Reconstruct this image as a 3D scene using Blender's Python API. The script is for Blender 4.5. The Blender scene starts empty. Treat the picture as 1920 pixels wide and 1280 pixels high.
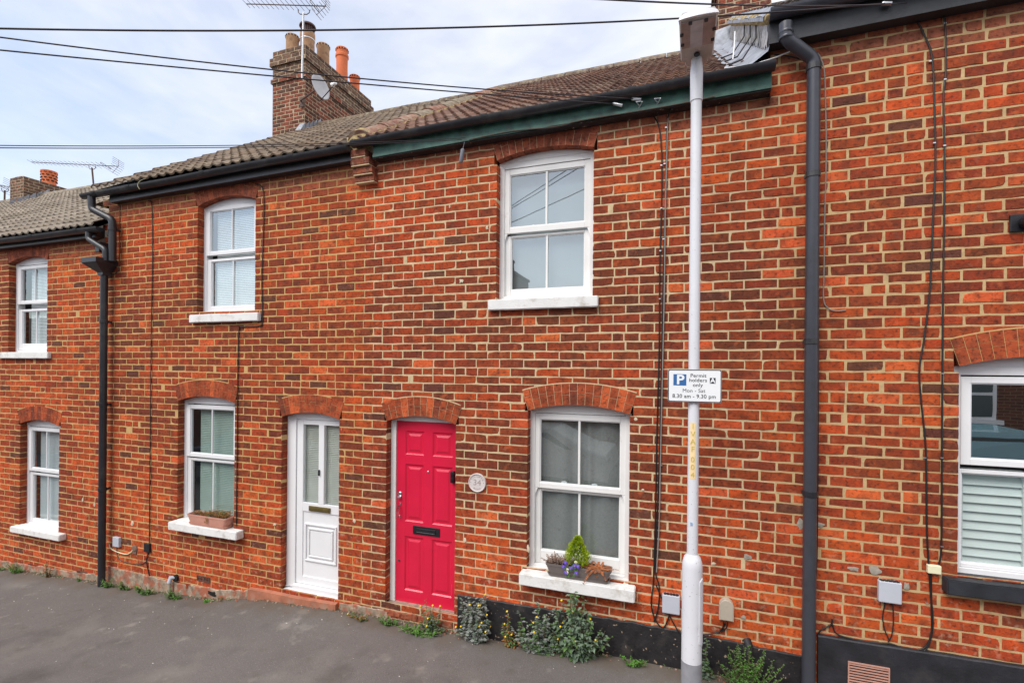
import bpy, bmesh, math, random
from mathutils import Vector, Matrix, noise
R = math.radians
scene = bpy.context.scene
# ------------------------------------------------------------------ camera
F = 919.0; PSI = R(19.2); ROLL = R(0.5); CX, CY = 960.0, 690.5; D = 4.4; H = 2.55
cam = bpy.data.cameras.new("camera"); camo = bpy.data.objects.new("camera", cam)
scene.collection.objects.link(camo); scene.camera = camo
cam.sensor_width = 36; cam.sensor_fit = 'HORIZONTAL'; cam.lens = 36 * F / 1920
cam.shift_y = (CY - 640.0) / 1920; cam.clip_end = 500; cam.clip_start = 0.05
sP, cP = math.sin(PSI), math.cos(PSI)
fw = Vector((-sP, cP, 0)); rt = Vector((cP, sP, 0)); up = Vector((0, 0, 1))
rr = rt * math.cos(ROLL) + up * math.sin(ROLL); uu = up * math.cos(ROLL) - rt * math.sin(ROLL)
m = Matrix((rr, uu, -fw)).transposed().to_4x4(); m.translation = Vector((0, -D, H)); camo.matrix_world = m
# ------------------------------------------------------------------ light
SUN_EL, SUN_AZ = R(50), R(205)      # azimuth clockwise from +Y (north)
w = bpy.data.worlds.new("World"); scene.world = w; w.use_nodes = True
nt = w.node_tree; nt.nodes.clear()
N = nt.nodes.new; L = nt.links.new
out = N('ShaderNodeOutputWorld'); bg = N('ShaderNodeBackground'); sky = N('ShaderNodeTexSky')
sky.sky_type = 'NISHITA'; sky.sun_disc = False; sky.sun_elevation = SUN_EL; sky.sun_rotation = SUN_AZ
sky.air_density = 1.0; sky.dust_density = 1.2; sky.ozone_density = 1.0
tc = N('ShaderNodeTexCoord'); mp = N('ShaderNodeMapping')
mp.inputs['Scale'].default_value = (1.0, 1.6, 3.4); mp.inputs['Rotation'].default_value = (0.3, 0.5, 0.7)
L(tc.outputs['Generated'], mp.inputs[0])
n1 = N('ShaderNodeTexNoise'); n1.inputs['Scale'].default_value = 1.7; n1.inputs['Detail'].default_value = 7; n1.inputs['Roughness'].default_value = .55
n1.inputs['Distortion'].default_value = .8
L(mp.outputs[0], n1.inputs['Vector'])
n2 = N('ShaderNodeTexNoise'); n2.inputs['Scale'].default_value = 11; n2.inputs['Detail'].default_value = 5
L(mp.outputs[0], n2.inputs['Vector'])
ma = N('ShaderNodeMath'); ma.operation = 'MULTIPLY_ADD'; ma.inputs[1].default_value = .3
L(n2.outputs[0], ma.inputs[0]); L(n1.outputs[0], ma.inputs[2])
cr = N('ShaderNodeMapRange'); cr.inputs[1].default_value = .20; cr.inputs[2].default_value = .80
cr.inputs[3].default_value = .36; cr.inputs[4].default_value = 1.0
sx_ = N('ShaderNodeSeparateXYZ'); L(tc.outputs['Generated'], sx_.inputs[0]); mg = N('ShaderNodeMath'); mg.operation = 'MULTIPLY_ADD'; mg.inputs[1].default_value = .42   # the cloud sheet is thicker towards the right
L(sx_.outputs[0], mg.inputs[0]); L(ma.outputs[0], mg.inputs[2]); L(mg.outputs[0], cr.inputs[0])
mx = N('ShaderNodeMix'); mx.data_type = 'RGBA'
CLOUD = (4.35, 4.42, 4.75)
mx.inputs[7].default_value = (*CLOUD, 1)
L(cr.outputs[0], mx.inputs[0]); L(sky.outputs[0], mx.inputs[6])
bg.inputs['Strength'].default_value = 0.12
L(mx.outputs[2], bg.inputs[0]); L(bg.outputs[0], out.inputs[0])
sun = bpy.data.lights.new("sun", 'SUN'); sun.energy = 1.5; sun.angle = R(38); sun.color = (1.0, .965, .91)
suno = bpy.data.objects.new("sun", sun); scene.collection.objects.link(suno)
sd = Vector((math.sin(SUN_AZ) * math.cos(SUN_EL), math.cos(SUN_AZ) * math.cos(SUN_EL), math.sin(SUN_EL)))
suno.rotation_euler = sd.to_track_quat('Z', 'Y').to_euler(); suno.location = (0, -8, 12)
scene.view_settings.view_transform = 'Standard'; scene.view_settings.look = 'None'
scene.view_settings.exposure = 1.05; scene.view_settings.gamma = 1
scene.cycles.max_bounces = 6
# ------------------------------------------------------------------ helpers
def ray(px, py):
    u = px - CX; v = CY - py; cr_, sr_ = math.cos(ROLL), math.sin(ROLL)
    a = u * cr_ - v * sr_; b = u * sr_ + v * cr_
    return Vector((-sP * F + cP * a, cP * F + sP * a, b))
def W(px, py, Y=0.0):           # a point of the facade plane y = Y measured on the photograph
    r = ray(px, py); t = (Y + D) / r.y
    return r.x * t, H + r.z * t
def WP(px, py, Y=0.0):
    x, z = W(px, py, Y); return Vector((x, Y, z))
def onX(px, py, X):
    r = ray(px, py); t = X / r.x; return Vector((X, r.y * t - D, H + r.z * t))
rng = random.Random(7)
C = scene.collection
def tag(o, label=None, cat=None, group=None, kind=None):
    if label: o['label'] = label
    if cat: o['category'] = cat
    if group: o['group'] = group
    if kind: o['kind'] = kind
    return o
def empty(name, loc, label=None, cat=None, group=None):
    o = bpy.data.objects.new(name, None); C.objects.link(o); o.location = loc; o.empty_display_size = .1
    return tag(o, label, cat, group)
class MB:
    def __init__(s): s.v = []; s.f = []; s.m = []; s.c = []; s.col = (1, 1, 1, 0)
    def vert(s, p): s.v.append(tuple(p)); s.c.append(s.col); return len(s.v) - 1
    def face(s, ps, mi=0):
        ids = [s.vert(p) for p in ps]; s.f.append(ids); s.m.append(mi)
    def fi(s, ids, mi=0): s.f.append(list(ids)); s.m.append(mi)
    def box(s, x0, x1, y0, y1, z0, z1, mi=0, ch=0.0, M=None):
        if x0 > x1: x0, x1 = x1, x0
        if y0 > y1: y0, y1 = y1, y0
        if z0 > z1: z0, z1 = z1, z0
        if ch <= 0:
            P = [Vector((x, y, z)) for x in (x0, x1) for y in (y0, y1) for z in (z0, z1)]
            if M: P = [M @ p for p in P]
            i = [s.vert(p) for p in P]
            for q in ((0, 1, 3, 2), (4, 6, 7, 5), (0, 4, 5, 1), (2, 3, 7, 6), (0, 2, 6, 4), (1, 5, 7, 3)): s.fi([i[k] for k in q], mi)
        else:
            bm = bmesh.new(); bmesh.ops.create_cube(bm, size=1)
            for v in bm.verts: v.co = Vector((x0 + (x1 - x0) * (v.co.x + .5), y0 + (y1 - y0) * (v.co.y + .5), z0 + (z1 - z0) * (v.co.z + .5)))
            bmesh.ops.bevel(bm, geom=list(bm.edges), offset=ch, segments=2, affect='EDGES', profile=.5)
            s.addbm(bm, mi, M)
    def addbm(s, bm, mi=0, M=None):
        b = len(s.v); bm.verts.ensure_lookup_table()
        for v in bm.verts: s.vert(M @ v.co if M else v.co)
        for f in bm.faces: s.fi([b + v.index for v in f.verts], mi)
        bm.free()
    def tube(s, pts, r, seg=8, mi=0, cap=True, ry=None):
        pts = [Vector(p) for p in pts]; n = len(pts); rs = r if isinstance(r, (list, tuple)) else [r] * n
        t0 = (pts[1] - pts[0]).normalized()
        a = Vector((0, 0, 1)) if abs(t0.z) < .9 else Vector((1, 0, 0))
        nx = t0.cross(a).normalized(); rings = []
        for i in range(n):
            t = (pts[min(i + 1, n - 1)] - pts[max(i - 1, 0)]).normalized()
            nx = (nx - t * nx.dot(t)).normalized(); ny = t.cross(nx)
            rings.append([s.vert(pts[i] + (nx * math.cos(2 * math.pi * k / seg) + ny * math.sin(2 * math.pi * k / seg)) * rs[i]) for k in range(seg)])
        for i in range(n - 1):
            for k in range(seg):
                s.fi([rings[i][k], rings[i][(k + 1) % seg], rings[i + 1][(k + 1) % seg], rings[i + 1][k]], mi)
        if cap: s.fi(rings[0][::-1], mi); s.fi(rings[-1], mi)
    def lathe(s, prof, c, seg=24, mi=0, axis=None, cap=True):
        c = Vector(c); M = Matrix.Identity(3) if axis is None else Vector(axis).to_track_quat('Z', 'Y').to_matrix()
        rings = [[s.vert(c + M @ Vector((r * math.cos(2 * math.pi * k / seg), r * math.sin(2 * math.pi * k / seg), z))) for k in range(seg)] for r, z in prof]
        for i in range(len(prof) - 1):
            for k in range(seg): s.fi([rings[i][k], rings[i][(k + 1) % seg], rings[i + 1][(k + 1) % seg], rings[i + 1][k]], mi)
        if cap: s.fi(rings[0][::-1], mi); s.fi(rings[-1], mi)
    def prism(s, poly, y0, y1, mi=0):       # polygon in (x,z), extruded from y0 (front) to y1
        n = len(poly); a = [s.vert((p[0], y0, p[1])) for p in poly]; b = [s.vert((p[0], y1, p[1])) for p in poly]
        s.fi(a, mi); s.fi(b[::-1], mi)
        for i in range(n): s.fi([a[i], b[i], b[(i + 1) % n], a[(i + 1) % n]], mi)
    def build(s, name, mats, parent=None, smooth=False, col=False, loc=None):
        me = bpy.data.meshes.new(name); off = Vector(loc) if loc else Vector((0, 0, 0))
        me.from_pydata([tuple(Vector(v) - off) for v in s.v], [], s.f)
        if not isinstance(mats, (list, tuple)): mats = [mats]
        for m_ in mats: me.materials.append(m_)
        me.polygons.foreach_set('material_index', s.m)
        if smooth: me.polygons.foreach_set('use_smooth', [True] * len(s.f))
        if col:
            at = me.color_attributes.new('Col', 'FLOAT_COLOR', 'POINT')
            at.data.foreach_set('color', [x for c_ in s.c for x in c_])
        me.update()
        o = bpy.data.objects.new(name, me); C.objects.link(o)
        if loc: o.location = loc
        if parent is not None:
            o.parent = parent
            pm = world(parent)
            o.matrix_parent_inverse = Matrix.Identity(4)
            o.location = off - pm
        if smooth:
            try: me.set_sharp_from_angle(angle=R(40))
            except Exception: pass
        return o
def world(o):
    p = Vector(o.location)
    while o.parent: o = o.parent; p += o.location
    return p
# ------------------------------------------------------------------ materials
def mat(name, col, rough=.6, metal=0, var=.12, scale=8, bump=0, bscale=60, coat=0, spec=.5, dirt=None, dscale=3, dlo=.55, dhi=.75, attr=False, mott=None):
    m_ = bpy.data.materials.new(name); m_.use_nodes = True; nt = m_.node_tree; N = nt.nodes.new; L = nt.links.new
    b = nt.nodes['Principled BSDF']; b.inputs['Roughness'].default_value = rough; b.inputs['Metallic'].default_value = metal
    b.inputs['Specular IOR Level'].default_value = spec; b.inputs['Coat Weight'].default_value = coat
    tc = N('ShaderNodeTexCoord')
    no = N('ShaderNodeTexNoise'); no.inputs['Scale'].default_value = scale; no.inputs['Detail'].default_value = 6
    L(tc.outputs['Object'], no.inputs['Vector'])
    mr = N('ShaderNodeMapRange'); mr.inputs[1].default_value = .3; mr.inputs[2].default_value = .7
    mr.inputs[3].default_value = 1 - var; mr.inputs[4].default_value = 1 + var; L(no.outputs[0], mr.inputs[0])
    vm = N('ShaderNodeVectorMath'); vm.operation = 'SCALE'; L(mr.outputs[0], vm.inputs['Scale'])
    if attr:
        a = N('ShaderNodeVertexColor'); a.layer_name = 'Col'; L(a.outputs[0], vm.inputs[0])
    else: vm.inputs[0].default_value = col[:3]
    last = vm.outputs[0]
    if mott:                 # fine speckle: (colour, scale, lo, hi, amount)
        for (mc, ms, lo, hi, am) in mott:
            n2 = N('ShaderNodeTexNoise'); n2.inputs['Scale'].default_value = ms; n2.inputs['Detail'].default_value = 4; L(tc.outputs['Object'], n2.inputs['Vector'])
            r2 = N('ShaderNodeMapRange'); r2.inputs[1].default_value = lo; r2.inputs[2].default_value = hi; r2.inputs[4].default_value = am; L(n2.outputs[0], r2.inputs[0])
            mx = N('ShaderNodeMix'); mx.data_type = 'RGBA'; L(r2.outputs[0], mx.inputs[0]); L(last, mx.inputs[6]); mx.inputs[7].default_value = (*mc, 1); last = mx.outputs[2]
            if attr and am > .9:     # wear amount from the alpha of the attribute
                mu = N('ShaderNodeMath'); mu.operation = 'MULTIPLY'; L(r2.outputs[0], mu.inputs[0]); L(a.outputs[1], mu.inputs[1]); L(mu.outputs[0], mx.inputs[0])
    if dirt:
        n3 = N('ShaderNodeTexNoise'); n3.inputs['Scale'].default_value = dscale; n3.inputs['Detail'].default_value = 8; n3.inputs['Roughness'].default_value = .65; L(tc.outputs['Object'], n3.inputs['Vector'])
        r3 = N('ShaderNodeMapRange'); r3.inputs[1].default_value = dlo; r3.inputs[2].default_value = dhi; r3.inputs[4].default_value = .75; L(n3.outputs[0], r3.inputs[0])
        mx = N('ShaderNodeMix'); mx.data_type = 'RGBA'; L(r3.outputs[0], mx.inputs[0]); L(last, mx.inputs[6]); mx.inputs[7].default_value = (*dirt, 1); last = mx.outputs[2]
    L(last, b.inputs['Base Color'])
    if bump:
        n4 = N('ShaderNodeTexNoise'); n4.inputs['Scale'].default_value = bscale; n4.inputs['Detail'].default_value = 5; L(tc.outputs['Object'], n4.inputs['Vector'])
        bp = N('ShaderNodeBump'); bp.inputs['Strength'].default_value = bump; bp.inputs['Distance'].default_value = .004
        L(n4.outputs[0], bp.inputs['Height']); L(bp.outputs[0], b.inputs['Normal'])
    return m_
def glass(name, refl, tint=(.9, .95, .95)):
    m_ = bpy.data.materials.new(name); m_.use_nodes = True; nt = m_.node_tree; N = nt.nodes.new; L = nt.links.new
    nt.nodes.remove(nt.nodes['Principled BSDF']); o = nt.nodes['Material Output']
    g = N('ShaderNodeBsdfGlossy'); g.inputs['Roughness'].default_value = .01; g.inputs['Color'].default_value = (.95, 1, 1, 1)
    t = N('ShaderNodeBsdfTransparent'); t.inputs['Color'].default_value = (*tint, 1)
    ge = N('ShaderNodeNewGeometry'); dt = N('ShaderNodeVectorMath'); dt.operation = 'DOT_PRODUCT'; L(ge.outputs['Incoming'], dt.inputs[0]); L(ge.outputs['Normal'], dt.inputs[1])
    ab = N('ShaderNodeMath'); ab.operation = 'ABSOLUTE'; L(dt.outputs['Value'], ab.inputs[0])
    om = N('ShaderNodeMath'); om.operation = 'SUBTRACT'; om.inputs[0].default_value = 1; L(ab.outputs[0], om.inputs[1]); f = N('ShaderNodeMath'); f.operation = 'POWER'; f.inputs[1].default_value = 4; L(om.outputs[0], f.inputs[0])
    a = N('ShaderNodeMath'); a.operation = 'MULTIPLY_ADD'; a.inputs[1].default_value = .8; a.inputs[2].default_value = refl
    a.use_clamp = True
    L(f.outputs[0], a.inputs[0]); x = N('ShaderNodeMixShader'); L(a.outputs[0], x.inputs[0]); L(t.outputs[0], x.inputs[1]); L(g.outputs[0], x.inputs[2])
    no = N('ShaderNodeTexNoise'); no.inputs['Scale'].default_value = 1.5; tcn = N('ShaderNodeTexCoord'); L(tcn.outputs['Object'], no.inputs['Vector'])
    bp = N('ShaderNodeBump'); bp.inputs['Strength'].default_value = .05; bp.inputs['Distance'].default_value = .02; L(no.outputs[0], bp.inputs['Height']); L(bp.outputs[0], g.inputs['Normal'])
    L(x.outputs[0], o.inputs[0]); return m_
PALE = (.60, .45, .31)
M_brick = mat('brick', (1, 1, 1), .92, var=.16, scale=14, bump=.9, bscale=85, spec=.2, attr=True,
              mott=[((.095, .034, .020), 9, .46, .68, .62), ((.62, .15, .05), 13, .56, .72, .40), ((.035, .018, .014), 38, .52, .70, .70), ((.48, .15, .08), 75, .62, .74, .35), (PALE, 21, .56, .72, 1.0)])
def mortar(name, c): return mat(name, c, .95, var=.12, scale=12, bump=.6, bscale=120, spec=.1, mott=[((.22, .17, .11), 35, .55, .75, .45)])
M_mortC = mortar('mortar_cream', (.60, .46, .275)); M_mortB = mortar('mortar_tan', (.56, .35, .150)); M_mortD = mortar('mortar_sand', (.52, .36, .185))
M_mortA = mortar('mortar_buff', (.56, .36, .16)); M_mortCh = mortar('mortar_chimney', (.40, .31, .21))
M_white = mat('white_pvc', (.80, .80, .81), .35, var=.03, scale=3, dirt=(.62, .60, .55), dscale=5, dlo=.62, dhi=.85)
M_wood = mat('white_timber', (.80, .79, .77), .5, var=.04, scale=5, dirt=(.55, .50, .42), dscale=7, dlo=.60, dhi=.80)
M_sill = mat('painted_stone', (.76, .75, .73), .8, var=.06, scale=9, bump=.6, bscale=70, dirt=(.42, .36, .28), dscale=10, dlo=.52, dhi=.74)
M_sillblk = mat('black_stone', (.022, .024, .03), .55, var=.3, scale=9, bump=.4, bscale=70)
M_red = mat('raspberry_paint', (.66, .010, .050), .34, var=.06, scale=4, bump=.3, bscale=140, coat=.25, dirt=(.36, .010, .035), dscale=8, dlo=.62, dhi=.85)
M_black = mat('black_plastic', (.022, .022, .027), .38, var=.2, scale=5, dirt=(.09, .085, .08), dscale=4, dlo=.52, dhi=.8)
M_pipe = mat('grey_black_pipe', (.050, .052, .066), .33, var=.15, scale=3, dirt=(.02, .02, .02), dscale=3, dlo=.5, dhi=.75)
M_green = mat('green_paint', (.042, .112, .088), .6, var=.45, scale=11, dirt=(.10, .09, .07), dscale=14, dlo=.55, dhi=.8)
M_plinth = mat('black_bitumen_paint', (.016, .014, .016), .6, var=.5, scale=12, bump=1, bscale=45, mott=[((.45, .33, .22), 28, .67, .71, .85), ((.07, .06, .05), 6, .55, .75, .5)])
M_plinthD = mat('black_render', (.018, .018, .023), .55, var=.5, scale=6, bump=.6, bscale=50, dirt=(.06, .055, .05), dscale=5, dlo=.54, dhi=.8)
M_cement = mat('cement_footing', (.33, .25, .18), .95, var=.35, scale=14, bump=1.6, bscale=26, dirt=(.11, .09, .065), dscale=9, dlo=.5, dhi=.68, mott=[((.40, .11, .055), 8, .47, .58, .85), ((.50, .42, .34), 24, .58, .68, .6)])
M_terra = mat('red_tile_step', (.40, .15, .085), .85, var=.22, scale=9, bump=.5, bscale=60, dirt=(.34, .24, .18), dscale=8, dlo=.5, dhi=.7)
M_tile = mat('roof_tile', (1, 1, 1), .95, var=.25, scale=25, bump=1, bscale=90, spec=.15, attr=True,
             mott=[((.34, .33, .28), 30, .60, .72, .5), ((.50, .26, .04), 17, .72, .76, .7)])
M_ridge = mat('ridge_tile', (1, 1, 1), .95, var=.3, scale=20, bump=1, bscale=60, spec=.15, attr=True, mott=[((.36, .33, .24), 14, .50, .66, .6)])
M_lead = mat('lead_sheet', (.27, .285, .32), .5, metal=.2, var=.3, scale=12, bump=1, bscale=14, dirt=(.46, .48, .52), dscale=7, dlo=.5, dhi=.75)
M_foam = mat('expanding_foam', (.36, .27, .13), .95, var=.4, scale=20, bump=1, bscale=40)
M_asph = mat('asphalt', (.154, .139, .129), .93, var=.10, scale=1.2, bump=1.6, bscale=190, spec=.25,
             mott=[((.46, .43, .39), 150, .60, .70, .50), ((.055, .052, .050), 95, .56, .70, .50), ((.30, .27, .235), 1.1, .52, .72, .50), ((.070, .063, .056), 1.7, .54, .70, .60), ((.33, .30, .26), 4.5, .62, .74, .5), ((.11, .09, .07), 7, .60, .75, .45)])
nt = M_asph.node_tree; bs = nt.nodes['Principled BSDF']; src = bs.inputs['Base Color'].links[0].from_socket     # soil and grime gathered along the wall foot
tcx = nt.nodes.new('ShaderNodeTexCoord'); sx = nt.nodes.new('ShaderNodeSeparateXYZ'); nt.links.new(tcx.outputs['Object'], sx.inputs[0])
nz = nt.nodes.new('ShaderNodeTexNoise'); nz.inputs['Scale'].default_value = 4; nz.inputs['Detail'].default_value = 8; nt.links.new(tcx.outputs['Object'], nz.inputs['Vector'])
ad = nt.nodes.new('ShaderNodeMath'); ad.operation = 'MULTIPLY_ADD'; ad.inputs[1].default_value = .55; nt.links.new(nz.outputs[0], ad.inputs[0]); nt.links.new(sx.outputs[1], ad.inputs[2])
rm = nt.nodes.new('ShaderNodeMapRange'); rm.inputs[1].default_value = -.02; rm.inputs[2].default_value = .26; rm.inputs[4].default_value = .85; nt.links.new(ad.outputs[0], rm.inputs[0])
mxx = nt.nodes.new('ShaderNodeMix'); mxx.data_type = 'RGBA'; nt.links.new(rm.outputs[0], mxx.inputs[0]); nt.links.new(src, mxx.inputs[6]); mxx.inputs[7].default_value = (.13, .10, .075, 1); nt.links.new(mxx.outputs[2], bs.inputs['Base Color'])
M_road = mat('road_asphalt', (.07, .07, .072), .92, var=.15, scale=2, bump=1, bscale=150)
M_kerb = mat('kerb_stone', (.30, .29, .27), .9, var=.2, scale=6, bump=.6)
M_galv = mat('galvanised_steel', (.50, .50, .51), .4, metal=.8, var=.1)
M_post = mat('post_paint', (.70, .70, .73), .42, var=.04, scale=3, mott=[((.20, .19, .16), 60, .66, .73, .55), ((.42, .41, .38), 7, .60, .8, .35)])
M_postgrey = mat('post_grey', (.27, .27, .29), .6, var=.1, scale=20, mott=[((.5, .5, .5), 80, .66, .72, .5)])
M_lampbody = mat('lantern_body', (.46, .43, .40), .6, var=.12, scale=12, mott=[((.06, .05, .04), 50, .66, .74, .6)])
M_lens = mat('lantern_lens', (.32, .27, .262), .25, var=.2, scale=14, mott=[((.03, .03, .03), 75, .66, .72, .8)])
M_lenslt = mat('lens_strip', (.47, .46, .47), .25, var=.15, scale=18)
M_signw = mat('sign_white', (.84, .85, .86), .4, var=.01); M_signk = mat('sign_black', (.02, .02, .025), .5, var=.05)
M_signb = mat('sign_blue', (.035, .14, .36), .4, var=.02); M_yell = mat('sticker_yellow', (.88, .66, .36), .5, var=.06, scale=20); M_yelltxt = mat('sticker_letter', (.58, .46, .10), .5, var=.02)
M_cable = mat('cable_black', (.012, .010, .010), .5, var=.1); M_cableg = mat('cable_grey', (.24, .22, .20), .5, var=.1); M_cablebr = mat('cable_brown', (.10, .065, .05), .6, var=.1)
M_wire = mat('overhead_wire', (.020, .014, .018), .6, var=.1)
M_alu = mat('aluminium', (.72, .73, .75), .3, metal=.9, var=.05); M_rust = mat('rusty_steel', (.10, .06, .05), .7, metal=.3, var=.3, scale=40)
M_boxg = mat('grey_box', (.50, .52, .58), .45, var=.03, bump=.25, bscale=14); M_boxbeige = mat('beige_plastic', (.52, .45, .36), .5, var=.05); M_cream = mat('cream_plastic', (.80, .76, .52), .4, var=.02)
M_potbuff = mat('pot_buff', (.42, .25, .14), .9, var=.25, scale=9, bump=.5, mott=[((.10, .07, .05), 9, .55, .7, .6)]); M_potred = mat('pot_red', (.62, .16, .06), .85, var=.12, scale=7, bump=.4)
M_plaque = mat('plaque_stone', (.62, .56, .54), .7, var=.05, scale=30); M_plaquetxt = mat('plaque_cut', (.33, .25, .24), .8, var=.05)
M_brass = mat('aged_brass', (.20, .15, .05), .4, metal=.6, var=.2, scale=30); M_chrome = mat('chrome', (.7, .7, .72), .12, metal=1, var=.02)
M_blkiron = mat('black_iron', (.02, .02, .024), .35, metal=.2, var=.2, scale=30)
M_blind = mat('blind_slat', (.68, .71, .73), .55, var=.04); M_blindg = mat('blind_slat_green', (.33, .41, .36), .6, var=.05); M_blindw = mat('blind_slat_warm', (.60, .59, .52), .7, var=.08)
M_shut = mat('shutter_white', (.74, .78, .75), .45, var=.02)
M_net = mat('net_curtain', (.25, .25, .24), .9, var=.10, scale=60, dirt=(.17, .165, .16), dscale=16, dlo=.60, dhi=.66)
M_backing = mat('pale_backing', (.30, .345, .36), .8, var=.06, scale=2); M_room = mat('dark_room', (.05, .05, .055), .9, var=.1)  # pale backing is added behind the upper sash panes to lighten the glass
M_planter = mat('planter_grey', (.145, .120, .110), .5, var=.06); M_plantp = mat('planter_pink', (.56, .27, .20), .6, var=.08, scale=12)
M_soil = mat('soil', (.035, .022, .015), .98, var=.4, scale=40, bump=1)
M_leaf = lambda n, c: mat(n, c, .7, var=.35, scale=30, spec=.3)
M_conif = M_leaf('conifer_leaf', (.36, .46, .012)); M_conif2 = M_leaf('conifer_inner', (.11, .22, .012))
M_heath = M_leaf('dry_heather', (.30, .20, .155)); M_fernb = M_leaf('brown_fern', (.36, .125, .045)); M_dry = M_leaf('dry_leaf', (.30, .14, .04))
M_gg = M_leaf('grey_green_leaf', (.145, .20, .135)); M_g1 = M_leaf('green_leaf', (.085, .21, .03)); M_g2 = M_leaf('mid_green_leaf', (.10, .18, .055)); M_gs = M_leaf('silver_leaf', (.26, .27, .25))
M_stem = M_leaf('plant_stem', (.13, .11, .055)); M_yf = mat('yellow_petal', (.85, .55, .01), .6, var=.1); M_pur = mat('violet_petal', (.17, .10, .62), .6, var=.2, scale=60); M_whp = mat('white_petal', (.85, .82, .60), .6, var=.1)
M_glassU = glass('window_glass_bright', .30); M_glass = glass('window_glass', .16); M_glassD = glass('window_glass_dark', .45)
M_vent = mat('terracotta_vent', (.50, .26, .20), .8, var=.1, scale=20); M_hole = mat('dark_void', (.008, .008, .008), 1, var=.1)
M_stonechip = mat('stone_chip', (.62, .56, .48), .9, var=.2)
M_cowl = mat('rusty_cowl', (.075, .035, .035), .7, var=.3, scale=20)
# ------------------------------------------------------------------ brickwork
HC = .0813; Z0 = 3.205 - 60 * HC; PB = .2375; JO = .0112; JP = .0085
def hsh(*a):
    return random.Random(hash(a) & 0xffffffff).random()
class Opening:
    def __init__(s, x0, x1, zb, zs, rise, th=.195):
        s.x0, s.x1, s.zb, s.zs, s.rise, s.th = x0, x1, zb, zs, rise, th
        w2 = (x1 - x0) / 2; s.R = (w2 * w2 + rise * rise) / (2 * rise); s.xc = (x0 + x1) / 2; s.zc = zs + rise - s.R; s.ang = math.asin(w2 / s.R)
    def arcz(s, x, d=0.0):
        q = (s.R + d) ** 2 - (x - s.xc) ** 2
        return s.zc + math.sqrt(max(q, 0))
    def excl(s, z0, z1):
        zm = (z0 + z1) / 2
        if zm < s.zb: return None
        if zm < s.zs: return (s.x0, s.x1)
        q = (s.R + s.th * .45) ** 2 - (zm - .01 - s.zc) ** 2
        if q <= 0 or zm > s.zs + s.rise + s.th: return None
        h = math.sqrt(q)
        if zm < s.zs + .10: h = min(h, (s.x1 - s.x0) / 2 + .03)
        return (s.xc - h, s.xc + h)
def brick_shape(mb, fr, a, b, z0, z1, col, dep, seed, n0):
    """one brick: worn, slightly uneven arrises. fr(u, v, n) -> point; n grows out of the wall"""
    r = random.Random(seed); j = lambda s_: (r.random() - .5) * s_
    n = max(2, int((b - a) / .06)); e = .0035
    pts = []
    for k in range(n + 1): pts.append((a + (b - a) * k / n, z0 + j(.006)))
    for k in range(1): pts.append((b + j(.003), (z0 + z1) / 2 + j(.01)))
    for k in range(n + 1): pts.append((b - (b - a) * k / n, z1 + j(.006)))
    pts.append((a + j(.003), (z0 + z1) / 2 + j(.01)))
    cx, cz = (a + b) / 2, (z0 + z1) / 2
    for q_ in (0, n, n + 2, 2 * n + 2):
        if r.random() < .14: ch_ = r.random() ** 2 * .012; pts[q_] = (pts[q_][0] + math.copysign(ch_, cx - pts[q_][0]), pts[q_][1] + math.copysign(ch_ * .7, cz - pts[q_][1]))
    mb.col = col
    o = [mb.vert(fr(p[0], p[1], n0 - .0045)) for p in pts]
    bk = [mb.vert(fr(p[0], p[1], -dep)) for p in pts]
    i_ = []
    tx, tz = j(.004), j(.003)
    for p in pts:
        q = (p[0] + math.copysign(e + r.random() * .002, cx - p[0]), p[1] + math.copysign(e + r.random() * .0015, cz - p[1]))
        i_.append(mb.vert(fr(q[0], q[1], n0 + tx * (q[0] - cx) / (b - a + .01) + tz)))
    m_ = len(pts)
    mb.fi(i_)
    for k in range(m_):
        l = (k + 1) % m_; mb.fi([o[k], o[l], i_[l], i_[k]]); mb.fi([bk[k], bk[l], o[l], o[k]])
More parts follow.
